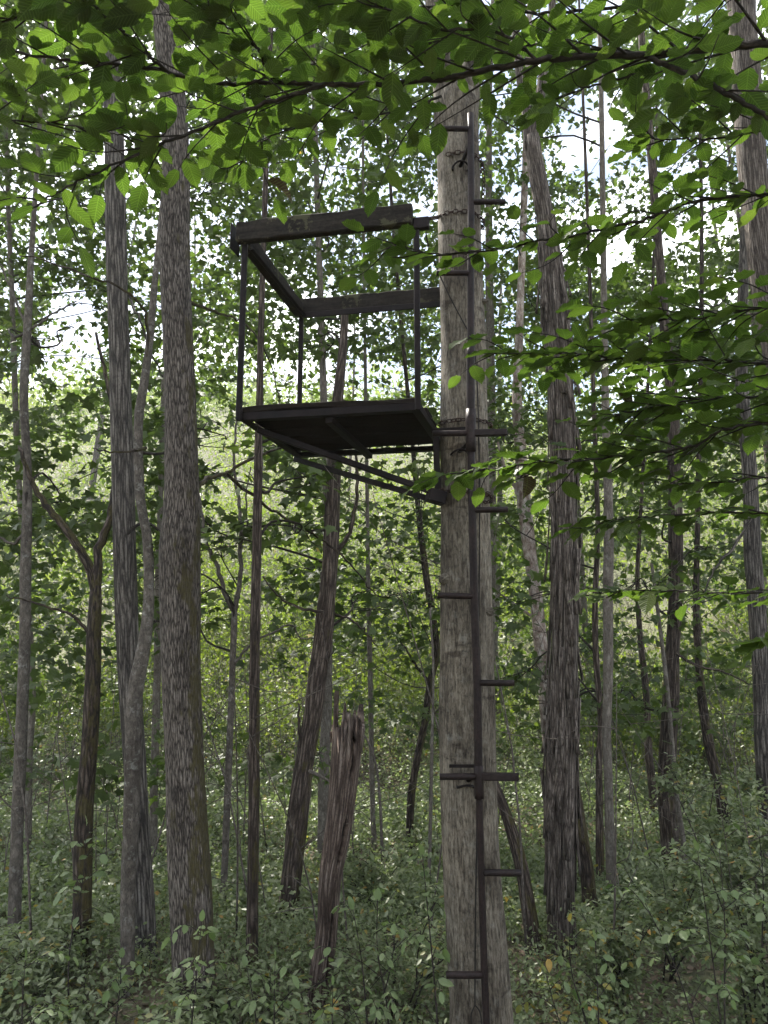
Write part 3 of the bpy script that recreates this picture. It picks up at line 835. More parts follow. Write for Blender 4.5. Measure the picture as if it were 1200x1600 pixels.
# zone: x0, x1, y0, y1, Y0, Y1, sprays, spray radius, leaves, kind, dist
ZONES = [
    (-100, 720, -60, 560, 5.0, 8.5, 290, (.30, .62), 66, 'maple'),
    (-60, 280, 560, 960, 4.4, 6.5, 74, (.24, .46), 44, 'maple'),
    (-40, 260, 960, 1260, 4.4, 7.0, 30, (.2, .4), 40, 'maple'),
    (290, 500, 680, 850, 4.0, 5.2, 20, (.18, .34), 38, 'maple'),
    (480, 690, 640, 1010, 5.0, 9.0, 46, (.25, .5), 50, 'maple'),
    (330, 700, 900, 1240, 5.5, 9.0, 30, (.25, .5), 50, 'maple'),
    (-80, 720, 560, 1120, 6.5, 10.5, 70, (.3, .6), 46, 'maple'),
    (300, 720, 440, 680, 6.0, 10.0, 26, (.3, .6), 56, 'maple'),
    (740, 1260, 40, 700, 6.5, 11.0, 190, (.35, .7), 75, 'maple'),
    (770, 1260, 650, 1140, 5.5, 10.5, 120, (.25, .55), 58, 'maple'),
    (-150, 1350, -140, 640, 9.0, 13.5, 420, (.6, 1.1), 190, 'canopy'),
    (-150, 1350, 420, 660, 13.0, 17.0, 130, (.7, 1.2), 190, 'canopy'),
    (-100, 300, 640, 1100, 9.0, 13.0, 40, (.4, .9), 140, 'canopy'),
    (700, 1300, 640, 1150, 9.0, 15.0, 100, (.4, .9), 140, 'canopy'),
]
for (x0, x1, y0, y1, Y0, Y1, ns, (r0, r1), nl, kind) in ZONES:
    k = 0
    while k < ns:
        px, py, Y = rng.uniform(x0, x1), rng.uniform(y0, y1), rng.uniform(Y0, Y1)
        if (kind == 'canopy' or Y > 6.4) and 315 < px < 470 and 690 < py < 1000: continue
        c, mpp = at(px, py, Y)
        k += 1
        if c[2] < float(ground_z(c[0], c[1])) + .35: continue
        r = rng.uniform(r0, r1)
        assign(c, r, int(nl * (r / r1) ** 1.5 * rng.uniform(.7, 1.3)), kind)

# overhead crowns of the near trees (above the frame): they shade the clearing
for T in (tA, tB, tC, tD, tF, tH, tQ, tR1, tR2, tS, tT):
    for k in range(5):
        a_, d_ = rng.uniform(0, 2 * math.pi), rng.uniform(.3, 2.6)
        z = rng.uniform(7.2, 11)
        T['sprays'].append((np.array([T['path'][-1][0] + d_ * math.cos(a_), T['path'][-1][1] + d_ * math.sin(a_), z]), rng.uniform(.5, .95), 75, 'maple'))

for k in range(56):  # extra unseen sprays, added above the frame to block sun from the foreground leaves
    tB['sprays'].append((np.array([rng.uniform(-4.8, 1.4), rng.uniform(3.4, 6.6), rng.uniform(6.9, 9.8)]), rng.uniform(.55, .9), 90, 'maple'))
n_leaves = 0
for T in TREES:
    for kind, base, mat, size in (('maple', LEAF_MAPLE, M['maple'], .088), ('canopy', LEAF_QUAD, M['canopy'], .125)):
        pos = []; sh = []
        for c, r, n, k in T['sprays']:
            if k != kind or n < 3: continue
            d = rng.normal(0, 1, (n, 3))
            d /= np.linalg.norm(d, axis=1, keepdims=True)
            d *= (rng.random(n) ** .45)[:, None] * r
            d[:, 2] *= .38
            d[:, 2] -= .18 * (d[:, 0] ** 2 + d[:, 1] ** 2) / max(r, .1)
            p = c + d
            keep = np.ones(n, bool)
            for i in range(n):
                qx, qy = topx(p[i])
                if in_gap(qx, qy, .88) and rng.random() < .86: keep[i] = False
            pos.append(p[keep]); sh.append(np.clip(rng.normal(rng.uniform(.3, .7), .2, keep.sum()), 0, .94) + (rng.random(keep.sum()) < .012) * .06)
        if pos and sum(map(len, pos)):
            pos = np.concatenate(pos); sh = np.concatenate(sh)
            n_leaves += len(pos)
            o = leaf_obj('crown', pos, size, base, mat, T['root'], tilt=.55 if kind == 'maple' else .8, shade=sh)
            o['kind'] = 'stuff'
    # limbs that carry the sprays
    nl = 0
    for c, r, n, k in T['sprays']:
        if nl >= 9: break
        pa = T['path']
        hd = math.hypot(c[0] - T['base'][0], c[1] - T['base'][1])
        if hd > 3.2 or rng.random() < .35: continue
        zz = c[2] - hd * rng.uniform(.15, .6)
        i = int(np.argmin(np.abs(pa[:, 2] - zz)))
        p0 = pa[i][:3]
        if abs(p0[2] - zz) > 1.5 or p0[2] < T['base'][2] + 1.2: continue
        mid = (p0 + c) / 2 + np.array([0, 0, rng.uniform(-.1, .25)]) + rng.normal(0, .06, 3)
        Q = catmull(np.array([p0, p0 * .6 + mid * .4 + rng.normal(0, .04, 3), mid, mid * .4 + c * .6 + rng.normal(0, .05, 3), c]), 12)
        r0 = min(pa[i][3] * .4, .011)
        b = MB(); b.add(*tube(Q, np.linspace(r0, .0035, len(Q)), 5))
        # side twigs inside the spray
        for q in range(5):
            s = Q[int(rng.integers(6, 12))]
            e = c + rng.normal(0, .5, 3) * r * np.array([1, 1, .35])
            b.add(*tube(catmull(np.array([s, (s + e) / 2 + rng.normal(0, .03, 3), e]), 6), np.linspace(.004, .0015, 6), 4))
        b.build('limb', M['twig'] if r0 < .012 else T['mat'], T['root'])
        nl += 1

# ------------------------------------------------------------------ hunting stand
zf = CAMZ + .83                                                # underside of the platform
NL, NR = np.array([-.548, 2.70, zf]), np.array([.128, 2.575, zf])
dpt = np.array([.150, .585, 0])
FL, FR = NL + dpt, NR + dpt
wdir = (NR - NL) / np.linalg.norm(NR - NL)
ddir = dpt / np.linalg.norm(dpt)
RAIL = .71
up = np.array([0, 0, 1.0])
cen = (NL + FR) / 2
stand = thing('tree_stand', 'rusty hunting stand with board rails fixed to the left of the pale trunk', 'tree stand', tuple(cen))
stand['org'] = tuple(cen)
st = M['steel']


def bar(name, p, q, w, h, mat=st, upv=(0, 0, 1), parent=stand, bev=.003, warp=0.0):
    b = MB(); b.add(*box_between(p, q, w, h, upv))
    o = b.build(name, mat, parent, smooth=False)
    bevel(o, bev)
    return o


def angle_iron(name, p, q, inward, parent=stand, leg=.027, t=.005):
    """an L of two flanges: one upright, one flat pointing inward"""
    b = MB()
    p, q, inward = map(lambda a: np.asarray(a, float), (p, q, inward))
    b.add(*box_between(p + up * leg / 2, q + up * leg / 2, t, leg))
    b.add(*box_between(p + inward * (leg / 2 + t / 2 + .0005) + up * t / 2, q + inward * (leg / 2 + t / 2 + .0005) + up * t / 2, leg, t))
    return b.build(name, st, parent, smooth=False)


angle_iron('frame_rail', NL, NR, ddir)
angle_iron('frame_rail', FL, FR, -ddir)
angle_iron('frame_rail', NL + ddir * .012, FL - ddir * .012, wdir)
angle_iron('frame_rail', NR + ddir * .012, FR - ddir * .012, -wdir)
mid0, mid1 = (NL + NR) / 2 + ddir * .02, (FL + FR) / 2 - ddir * .02
bar('cross_bar', mid0 + up * -.013, mid1 + up * -.013, .03, .024)
# planks across the frame, weathered and uneven
npl = 5
dl = np.linalg.norm(dpt)
for k in range(npl):
    w = dl / npl - .008
    c0 = NL + ddir * (dl * (k + .5) / npl) + up * (.0275 + .011 + rng.uniform(0, .003))
    e0, e1 = rng.uniform(-.010, .008), rng.uniform(-.010, .010)
    L_ = np.linalg.norm(NR - NL)
    b = MB()
    nn = 12
    V, F = [], []
    for i in range(nn):
        f = i / (nn - 1)
        p = c0 + wdir * (e0 + (L_ - e0 + e1) * f) + up * (.004 * math.sin(5 * f + k))
        for sx, sz in ((-1, -1), (1, -1), (1, 1), (-1, 1)):
            V.append(p + ddir * sx * (w / 2 + .003 * math.sin(9 * f + k * 2 + sx)) + up * sz * (.011 + .002 * math.sin(13 * f + k)))
    F = [(0, 1, 2, 3), tuple((nn - 1) * 4 + j for j in (3, 2, 1, 0))] + [(i * 4 + j, (i + 1) * 4 + j, (i + 1) * 4 + (j + 1) % 4, i * 4 + (j + 1) % 4) for i in range(nn - 1) for j in range(4)]
    b.add(V, F)
    bevel(b.build('plank', M['plank'], stand, smooth=False), .003)
# posts
zt = zf + RAIL
for P, tp in ((NL, .02), (NR, .03), (FL, .02), (FR, .02)):
    off = (wdir * .013 if P is NL or P is FL else -wdir * .013) + (ddir * .020 if P is NL or P is NR else -ddir * .020)
    a0 = P + off * .2 + (-ddir * .016 if P is NL or P is NR else ddir * .016)
    bar('post', a0 + up * -.006, np.array([a0[0], a0[1], zt + tp]), .022, .022, upv=(0, 1, 0))


def board(name, p, q, w, h, mat=M['board'], seed=0, nn=18):
    p, q = np.asarray(p, float), np.asarray(q, float)
    d = (q - p) / np.linalg.norm(q - p)
    s = np.cross(d, up); s /= np.linalg.norm(s)
    V = []
    for i in range(nn):
        f = i / (nn - 1)
        c = p + (q - p) * f
        for sx, sz in ((-1, -1), (1, -1), (1, 1), (-1, 1)):
            j1 = .0035 * mnoise.noise(Vector((f * 9, sx * 3 + seed, sz))) + .002 * mnoise.noise(Vector((f * 31, sx + seed, sz * 3)))
            wear = -.006 * max(0, mnoise.noise(Vector((f * 6 + seed, 5, sz)))) if sz > 0 else 0
            V.append(c + s * sx * (w / 2 + j1) + up * (sz * h / 2 + j1 + wear))
    F = [(0, 1, 2, 3), tuple((nn - 1) * 4 + j for j in (3, 2, 1, 0))] + [(i * 4 + j, (i + 1) * 4 + j, (i + 1) * 4 + (j + 1) % 4, i * 4 + (j + 1) % 4) for i in range(nn - 1) for j in range(4)]
    b = MB()
    # keep the grain along the board: own local axes
    loc = np.array([[np.dot(np.array(v) - p, d), np.dot(np.array(v) - p, s), v[2] - p[2]] for v in V])
    b.add(loc, F)
    me = b.mesh(name, mat, smooth=False)
    o = bpy.data.objects.new(name, me); col.objects.link(o)
    o.parent = stand
    m4 = Matrix.Identity(4)
    for r_ in range(3):
        m4[r_][0], m4[r_][1], m4[r_][2], m4[r_][3] = d[r_], s[r_], up[r_], p[r_] - cen[r_]
    o.matrix_local = m4
    bevel(o, .004)
    return o


BH = .083
zb = zt + BH / 2
lift = lambda P, z=zb: np.array([P[0], P[1], z])
board('rail_board', lift(NL) - wdir * .02 - ddir * .035, lift(NR) - wdir * .012 - ddir * .035, .038, BH, seed=1)
board('rail_board', lift(FL, zb - .014) + ddir * .012 - wdir * .01, lift(FR, zb - .014) + ddir * .012 + wdir * .04, .038, .078, seed=5)
board('rail_board', lift(NL, zb - .012) + ddir * .0, lift(FL, zb - .028) - ddir * .012, .038, .07, seed=9)
# steel strip under the side rail, and the corner bracket where the front post meets the chain
bar('rail_strap', lift(NL, zt - .012) + wdir * .026, lift(FL, zt - .020) + wdir * .026, .018, .006)
bar('rail_strap', lift(FL, zt - .022) - ddir * .012, lift(FR, zt - .022) - ddir * .012, .006, .03)
bar('corner_bracket', lift(NR, zt + .012) - ddir * .02 - wdir * .012, lift(NR, zt + .012) - ddir * .02 + wdir * .048, .026, .045)
bar('corner_bracket', lift(NL, zt + .03) - wdir * .041 - ddir * .05, lift(NL, zt + .03) - wdir * .041 + ddir * .03, .005, .11)
# upright, brace foot and diagonal braces at the trunk
foot = at(682, 778, 2.80)[0]
upr_t = NR + ddir * .26 + wdir * .012
upr_b = np.array([upr_t[0] + .006, upr_t[1], foot[2] + .02])
bar('upright', upr_t + up * -.01, upr_b, .024, .024, upv=(0, 1, 0))
bar('brace', NL + ddir * .10 + wdir * .03 + up * -.012, foot + np.array([-.012, -.014, .02]), .020, .024)
bar('brace', FL - ddir * .03 + up * -.012, foot + np.array([-.006, .02, -.006]), .020, .024)
bar('foot_bracket', foot + np.array([-.035, -.02, .01]), foot + np.array([.03, 0, -.005]), .05, .05)
bar('side_arm', NR + ddir * .24 + up * -.014, NR + ddir * .24 + wdir * .14 + up * -.014, .022, .022)

# ------------------------------------------------------------------ climbing ladder
PY = TY - .098 - .075
pole_px = [(735, 180), (736, 300), (735.5, 427), (735.5, 560), (735.5, 680), (738, 800), (741, 932), (746, 1080), (748, 1213), (752, 1363), (757, 1523), (762, 1640), (764, 1690)]
PP = np.array([at(x, y, PY)[0] for x, y in pole_px])
lad_org = (PP[-1][0], PY, max(0.0, PP[-1][2]))
ladder = thing('climbing_ladder', 'dark steel single pole ladder with alternating rungs up the pale trunk', 'ladder', lad_org)
ladder['org'] = lad_org
PQ = catmull(PP, 120)
zs = PQ[:, 2]


def pole_at(py):
    z = at(740, py, PY)[0][2]
    i = int(np.argmin(np.abs(zs - z)))
    return np.array([PQ[i][0], PY, z])


def pole_section(y0, y1, r):
    z0, z1 = at(740, y0, PY)[0][2], at(740, y1, PY)[0][2]
    pts = [pole_at(y) for y in np.linspace(y0, y1, 14)]
    b = MB(); b.add(*tube(np.array(pts), [r] * 14, 10, .02))
    return b.build('pole', M['pole_steel'], ladder)


pole_section(178, 560, .0135); pole_section(540, 700, .0165); pole_section(690, 1240, .0145); pole_section(1200, 1690, .0120)
for y0, y1, r in ((640, 706, .0195), (1196, 1248, .0165)):
    b = MB(); b.add(*tube(np.array([pole_at(y) for y in np.linspace(y0, y1, 5)]), [r] * 5, 12)); b.build('sleeve', M['pole_steel'], ladder)


def rung(y, x0, x1, r=.0115, sq=False):
    c = pole_at(y)
    mpp = at(740, y, PY)[1]
    sgn = 1 if x1 > x0 else -1
    s = c + np.array([sgn * .008, -.002, 0])
    e = np.array([at(x1, y, PY)[0][0], PY - .004 + rng.uniform(-.003, .003), c[2] + rng.uniform(-.004, .004)])
    b = MB()
    if sq:
        b.add(*box_between(s, e, .024, .026)); o = b.build('rung', M['pole_steel'], ladder, smooth=False); bevel(o, .003)
    else:
        b.add(*tube(np.array([s, s * .67 + e * .33, s * .33 + e * .67, e]), [r] * 4, 10)); b.build('rung', M['pole_steel'], ladder)


for y, x1 in ((202, 684), (427, 682), (677, 676), (932, 684), (1213, 687), (1523, 697)): rung(y, 735, x1)
for y, x1 in ((316, 789), (797, 793), (1067, 803), (1363, 814)): rung(y, 740, x1)
rung(677, 740, 792, sq=True); rung(1213, 748, 810, sq=True)
# stand-off brackets between pole and trunk
for y in (245, 690, 1207):
    c = pole_at(y - 22 if y == 245 else y)
    b = MB()
    e = np.array([c[0] - .035, TY - .085, at(722, y + 15, TY - .09)[0][2]])
    b.add(*tube(np.array([c, (c + e) / 2, e]), [.008, .0085, .009], 8))
    th = np.linspace(-2.3, 2.3, 14)
    arc = np.array([[e[0] + .034 * math.sin(t), TY - .088 + .02 * (1 - math.cos(t)) - .045 * math.cos(t * .5), e[2] - .01 + .006 * math.cos(2 * t)] for t in th])
    b.add(*tube(arc, [.0045] * 14, 6))
    b.build('standoff_bracket', st, ladder)
b = MB(); b.add(*box_between(pole_at(1206) + np.array([-.10, .035, .014]), pole_at(1206) + np.array([.0, .035, .014]), .006, .011)); b.build('standoff_plate', st, ladder, smooth=False)


# ------------------------------------------------------------------ chains and cord
def chain(label, pts, link=.026, wire=.0025, n_smooth=60):
    P = catmull(np.array(pts), n_smooth)
    cum = np.concatenate([[0], np.cumsum(np.linalg.norm(np.diff(P, axis=0), axis=1))])
    b = MB()
    s, k = 0.0, 0
    pitch_ = link * .74
    while s < cum[-1]:
        c = np.array([np.interp(s, cum, P[:, j]) for j in range(3)])
        c2 = np.array([np.interp(min(s + .01, cum[-1]), cum, P[:, j]) for j in range(3)])
        c1 = np.array([np.interp(max(s - .01, 0), cum, P[:, j]) for j in range(3)])
        d = c2 - c1; d /= max(np.linalg.norm(d), 1e-9)
        ref = np.array([0, 0, 1.0]) if abs(d[2]) < .8 else np.array([1.0, 0, 0])
        a = np.cross(d, ref); a /= np.linalg.norm(a)
        bb = np.cross(a, d)
        ang = .7 + (math.pi / 2 if k % 2 else 0) + rng.normal(0, .15)
        e = a * math.cos(ang) + bb * math.sin(ang)
        loop = []
        for t in np.linspace(0, 2 * math.pi, 11):
            cx = math.cos(t); sx = math.sin(t)
            loop.append(c + d * (link * .30 * (1 if cx > 0 else -1) * min(1, abs(cx) * 4) * .75 + link * .22 * cx) + e * link * .28 * sx)
        b.add(*tube(np.array(loop), [wire] * 11, 5, cap=False))
        s += pitch_; k += 1
    org = tuple(P[0])
    root = thing('chain', label, 'chain', org)
    root['org'] = org
    b.build('links', M['chain'], root)
    return root


def round_trunk(y, a0, a1, n=12, extra=.008, sag=0.0):
    z = at(724, y, TY)[0][2]
    i = int(np.argmin(np.abs(tA['path'][:, 2] - z)))
    c = tA['path'][i]
    return [np.array([c[0] + (c[3] * 1.05 + extra) * math.sin(a), c[1] - (c[3] * 1.05 + extra) * math.cos(a), z - sag * math.sin((a - a0) / (a1 - a0) * math.pi)]) for a in np.linspace(a0, a1, n)]


chain('rusty chain wrapped round the pale trunk below the stand brace', [foot + np.array([.02, -.02, .03])] + round_trunk(772, -1.15, 3.6, 16, sag=.02))
chain('rusty chain wrapped round the pale trunk at the platform, behind the double rung', [upr_t + np.array([.02, 0, .03])] + round_trunk(668, -1.2, 3.4, 16, sag=.0))
chain('chain from the front corner post of the stand to the pale trunk', [lift(NR, zt + .03) - ddir * .02 + wdir * .05] + round_trunk(349, -1.1, 2.6, 12, sag=.01))
tz = round_trunk(262, -.5, 3.3, 12)
chain('chain round the top of the ladder with its loose end dangling at the right', list(tz))
e_ = at(754, 262, TY - .06)[0]
chain('short loose chain end hanging beside the ladder top', [e_, at(756, 285, TY - .06)[0], at(754, 314, TY - .06)[0]])
chain('bunched chain end beside the pole at brace height', [at(752, 776, TY - .10)[0], at(762, 771, TY - .08)[0], at(768, 782, TY - .06)[0], at(757, 785, TY - .09)[0]])
cord_px = [(665, 362, 2.62), (671, 390, 2.68), (688, 432, TY - .09), (706, 470, TY - .115), (722, 500, TY - .12), (736, 528, TY - .13), (743, 560, TY - .115), (747, 640, TY - .11), (749, 760, TY - .11),
           (749, 900, TY - .11), (747, 1000, TY - .12), (744, 1120, TY - .125), (745, 1290, TY - .125), (743, 1420, TY - .125), (742, 1570, TY - .13)]
CPt = catmull(np.array([at(x, y, Y)[0] for x, y, Y in cord_px]), 160)
root = thing('cord', 'thin black cord running from the stand corner down the pale trunk', 'cord', tuple(CPt[-1]))
root['org'] = tuple(CPt[-1])
b = MB(); b.add(*tube(CPt, [.0026] * len(CPt), 6)); b.build('line', M['cord'], root)
b = MB()
lo = [at(742, 1570, TY - .13)[0], at(736, 1588, TY - .14)[0], at(741, 1612, TY - .14)[0], at(752, 1606, TY - .14)[0], at(750, 1582, TY - .135)[0], at(742, 1570, TY - .13)[0]]
b.add(*tube(catmull(np.array(lo), 30), [.0024] * 30, 6)); b.build('loop', M['cord'], root)

# ------------------------------------------------------------------ foreground beech branches
def beech_leaf_mesh(bend, fold, wid, seed, mat, tag_='leaf'):
    r_ = np.random.default_rng(seed)
    t = np.array([0, .07, .18, .31, .44, .57, .70, .82, .92, 1.0])
    w = wid * np.array([0, .12, .205, .252, .272, .262, .225, .155, .06, 0])
    V, F = [], []
    for i, ti in enumerate(t):
        zc = -bend * ti * ti
        ser = .012 * (1 if i % 2 else -1)
        V.append((0, ti, zc))
        V.append((w[i] + (ser if 0 < i < 9 else 0), ti + .02, zc + fold * w[i] + .022 * (1 if i % 2 else -1) * (0 < i < 9) + r_.normal(0, .012)))
        V.append((-w[i] - (ser if 0 < i < 9 else 0), ti + .02, zc + fold * w[i] + .022 * (1 if i % 2 else -1) * (0 < i < 9) + r_.normal(0, .012)))
    for i in range(len(t) - 1):
        a = i * 3; c = (i + 1) * 3
        F.append((a, a + 1, c + 1, c)); F.append((a, c, c + 2, a + 2))
    me = bpy.data.meshes.new(tag_)
    me.from_pydata(V, [], F)
    me.materials.append(mat)
    me.polygons.foreach_set('use_smooth', [True] * len(F))
    me.update(); me.validate()
    return me


BEECH = [beech_leaf_mesh(b_, f_, w_, i, M['beech']) for i, (b_, f_, w_) in enumerate(((.10, .10, 1.0), (.18, .18, .92), (.05, .05, 1.08), (.25, .12, .95), (.12, .28, .88), (.0, .14, 1.02), (.3, .05, 1.05), (.08, .2, 1.1)))]
DEAD = [beech_leaf_mesh(.5, .6, .9, 31, M['beech_dead']), beech_leaf_mesh(-.3, .9, .8, 32, M['beech_dead'])]
nleaf = [0]


FG_GAPS = [(255, 40, 26, 75), (276, 215, 24, 90), (712, 175, 40, 50), (735, 240, 18, 90), (655, 295, 40, 22), (70, 105, 30, 14), (175, 255, 30, 28), (200, 215, 30, 18), (130, 130, 18, 22), (320, 195, 16, 20), (440, 210, 18, 14),
           (925, 200, 44, 60), (880, 175, 16, 26), (985, 60, 14, 10), (560, 150, 20, 10), (630, 40, 12, 12), (860, 45, 12, 10), (1100, 40, 10, 12), (470, 60, 14, 10), (900, 170, 30, 30), (1010, 290, 40, 14), (540, 250, 40, 16), (100, 290, 40, 18)]


def put_leaf(parent, org, p, dirv, nrm, size, mesh):
    if p[1] < 2.1 and p[2] > 2.2:
        qx, qy = topx(np.array(p) + np.array(dirv) * size * .5)
        if qy < 340 and any(((qx - a) / c) ** 2 + ((qy - b_) / d) ** 2 < 1 for a, b_, c, d in FG_GAPS) and rng.random() < .85: return None
    y = Vector(dirv).normalized()
    z = Vector(nrm); z = (z - y * z.dot(y)).normalized()
    x = y.cross(z)
    m4 = Matrix(((x.x * size, y.x * size, z.x * size, p[0] - org[0]), (x.y * size, y.y * size, z.y * size, p[1] - org[1]), (x.z * size, y.z * size, z.z * size, p[2] - org[2]), (0, 0, 0, 1)))
    o = bpy.data.objects.new('leaf', mesh)
    col.objects.link(o)
    o.parent = parent
    o.matrix_local = m4
    nleaf[0] += 1
    return o


def leafy_twig(root, path, r0, n_leaf, size, meshes, start=.12, droop=.25, name='twig', spread=.85, upn=(0, 0, 1), jit=.36):
    org = root['org']
    b = MB()
    b.add(*tube(path, np.linspace(r0, .0008, len(path)), 5))
    tw = b.build(name, M['twig'], root)
    side = 1 if rng.random() < .5 else -1
    for k in range(n_leaf):
        f = start + (1 - start) * (k + rng.uniform(-.2, .2)) / max(n_leaf - 1, 1)
        f = min(max(f, 0), 1)
        i = f * (len(path) - 1); i0 = min(int(i), len(path) - 2)
        p = path[i0] * (1 - (i - i0)) + path[i0 + 1] * (i - i0)
        d = path[i0 + 1] - path[i0]; d = d / np.linalg.norm(d)
        s = np.cross(d, np.array(upn)); s /= max(np.linalg.norm(s), 1e-6)
        last = k == n_leaf - 1
        dv = d * (1 if last else rng.uniform(.35, .7)) + s * side * (0 if last else spread) + np.array([0, 0, -droop * rng.uniform(.3, 1.4)])
        nv = np.array(upn) + rng.normal(0, jit, 3)
        put_leaf(tw, org, p, dv, nv, size * rng.uniform(.72, 1.15) * (.85 if f < .3 else 1), DEAD[0] if rng.random() < .004 else meshes[int(rng.integers(len(meshes)))])
        side = -side
    return tw


def beech_branch(label, pts, w0, w1, twigs, tl=(.16, .34), size=.082, leaves=(4, 9), limb_name='limb', both=True, tail=True, t_range=(.02, 1.0), away=None, group=None):
    """pts: (px, py, Y) from the thick end"""
    P = np.array([at(x, y, Y)[0] for x, y, Y in pts])
    mpp = at(*pts[0])[1]
    Q = catmull(P, max(24, len(pts) * 7))
    Q[2:-1] += rng.normal(0, .0016, (len(Q) - 3, 3))
    r = np.linspace(w0 / 2, w1 / 2, len(Q)) * mpp
    org = tuple(P[0])
    root = thing('beech_branch', label, 'branch', org, group)
    root['org'] = org
    high = np.mean([q[1] for q in pts]) < 300
    upn = (0, .20, 1) if high else (0, 0.05, 1)
    if high: twigs = min(int(twigs * 1.15), 36); size *= .88
    elif twigs: twigs = int(twigs * 1.2) + 1
    b = MB(); b.add(*tube(Q, r, 8, .06, rng.uniform(0, 9)))
    b.build(limb_name, M['twig'], root)
    side = 1
    for k in range(twigs):
        f = t_range[0] + (t_range[1] - t_range[0]) * (k + rng.uniform(.1, .9)) / twigs
        i = int(f * (len(Q) - 2))
        p = Q[i]; d = Q[i + 1] - Q[i]; d /= np.linalg.norm(d)
        s = np.cross(d, up); s /= np.linalg.norm(s)
        L_ = rng.uniform(*tl) * (1 - .35 * f)
        ang = rng.uniform(.55, 1.05)
        dv = d * math.cos(ang) + s * side * math.sin(ang)
        dv[2] += rng.uniform(-.04, .20) if high else rng.uniform(-.2, .12)
        e = p + dv * L_
        m_ = p + dv * L_ * .5 + d * .02 + rng.normal(0, .008, 3)
        path = catmull(np.array([p, m_, e + d * L_ * .12]), 9)
        n = int(rng.integers(leaves[0], leaves[1] + 1))
        leafy_twig(root, path, max(.0022, r[i] * .45), max(3, int(n * L_ / np.mean(tl) + .5)), size, BEECH, upn=upn, jit=.22 if high else .22, droop=.10)
        side = -side
    if tail:   # leaves along the limb's own thin end
        k0 = int(len(Q) * .55)
        leafy_twig(root, Q[k0:] + np.array([0, 0, -.001]), r[k0] * .7, 7, size, BEECH, upn=upn, jit=.22 if high else .22, droop=.10)
    return root


bb = beech_branch
# the long limb across the top of the picture and its companions
bb('longest thick limb sweeping right across the top of the photo',
   [(1290, 62, 1.45), (1200, 68, 1.45), (1110, 75, 1.45), (1030, 84, 1.46), (920, 88, 1.47), (820, 97, 1.48), (740, 114, 1.49), (660, 126, 1.5), (600, 132, 1.5), (510, 132, 1.5), (430, 129, 1.5), (350, 131, 1.5), (290, 120, 1.5), (240, 108, 1.5), (130, 97, 1.5), (60, 87, 1.5), (-20, 72, 1.5)],
   13, 4, 30, (.17, .36), .086, (5, 8))
bb('lower left fork dropping from the long top limb across the ridged ash',
   [(505, 134, 1.5), (420, 160, 1.49), (370, 178, 1.48), (300, 207, 1.48), (240, 228, 1.47), (160, 266, 1.46), (100, 295, 1.45), (50, 325, 1.44)], 7, 2.5, 11, (.13, .26), .082, (4, 7))
bb('short fork running off the right edge below the long top limb', [(1015, 90, 1.46), (1075, 116, 1.43), (1130, 143, 1.4), (1200, 185, 1.38), (1280, 235, 1.36)], 9, 6, 8, (.14, .26), .08, (4, 6), tail=False)
bb('thin twig running just above the long top limb near the stand tree', [(1015, 92, 1.46), (985, 82, 1.48), (950, 77, 1.5), (900, 76, 1.54), (850, 69, 1.58), (800, 78, 1.6), (725, 95, 1.6), (665, 97, 1.6)], 6, 2, 6, (.14, .26), .078, (4, 6))
bb('twig slanting down to the top limb from the top edge above the stand tree', [(838, 94, 1.48), (800, 62, 1.44), (760, 46, 1.40), (690, 45, 1.36), (600, 10, 1.3), (520, -20, 1.3)], 5, 2, 9, (.14, .28), .085, (4, 7))
bb('twig slanting down to the top limb at the upper left corner', [(262, 112, 1.5), (225, 80, 1.46), (198, 55, 1.42), (160, 20, 1.36), (110, -20, 1.3)], 6, 2, 9, (.15, .3), .088, (4, 7))
bb('upright twig joining the top limb between the ash and the stand', [(427, 129, 1.5), (412, 100, 1.45), (402, 75, 1.42), (360, 45, 1.38), (322, 15, 1.33), (290, -20, 1.3)], 4, 1.6, 9, (.14, .28), .085, (4, 7))
bb('thin twig entering at the left edge below the top limb', [(-40, 186, 1.45), (0, 188, 1.45), (60, 190, 1.45), (130, 200, 1.46), (190, 211, 1.47), (242, 226, 1.47)], 3.5, 1.6, 8, (.12, .24), .084, (4, 7))
bb('leafy bough along the very top edge over the left half', [(640, -60, 1.25), (520, -50, 1.3), (400, -30, 1.35), (260, -15, 1.38), (120, 10, 1.4), (-30, 40, 1.4)], 7, 3, 16, (.16, .32), .088, (5, 8))
bb('leafy bough along the very top edge over the right half', [(1260, -50, 1.3), (1130, -20, 1.35), (1000, 5, 1.4), (900, 18, 1.45), (800, 20, 1.5), (690, 10, 1.5), (600, 25, 1.5)], 7, 3, 16, (.16, .32), .086, (5, 8))
bb('leafy bough higher behind the top limb, centre', [(760, 40, 1.75), (660, 70, 1.78), (560, 90, 1.8), (450, 110, 1.8), (380, 150, 1.8), (330, 190, 1.8)], 5, 2, 14, (.16, .32), .086, (5, 8))
bb('leafy bough hanging under the top limb above the stand rail', [(690, 150, 1.6), (640, 170, 1.62), (580, 180, 1.64), (500, 190, 1.65), (420, 215, 1.65), (370, 262, 1.65)], 4, 1.5, 9, (.13, .26), .08, (4, 6))
bb('leafy spray under the top limb right of the stand tree', [(1000, 115, 1.55), (940, 130, 1.57), (880, 150, 1.58), (835, 178, 1.58)], 4, 1.5, 4, (.12, .2), .08, (3, 5))
bb('leafy bough at the right edge below the top limb', [(1270, 190, 1.5), (1190, 205, 1.52), (1120, 215, 1.54), (1050, 218, 1.55), (985, 212, 1.55)], 5, 1.6, 7, (.13, .24), .08, (3, 5))
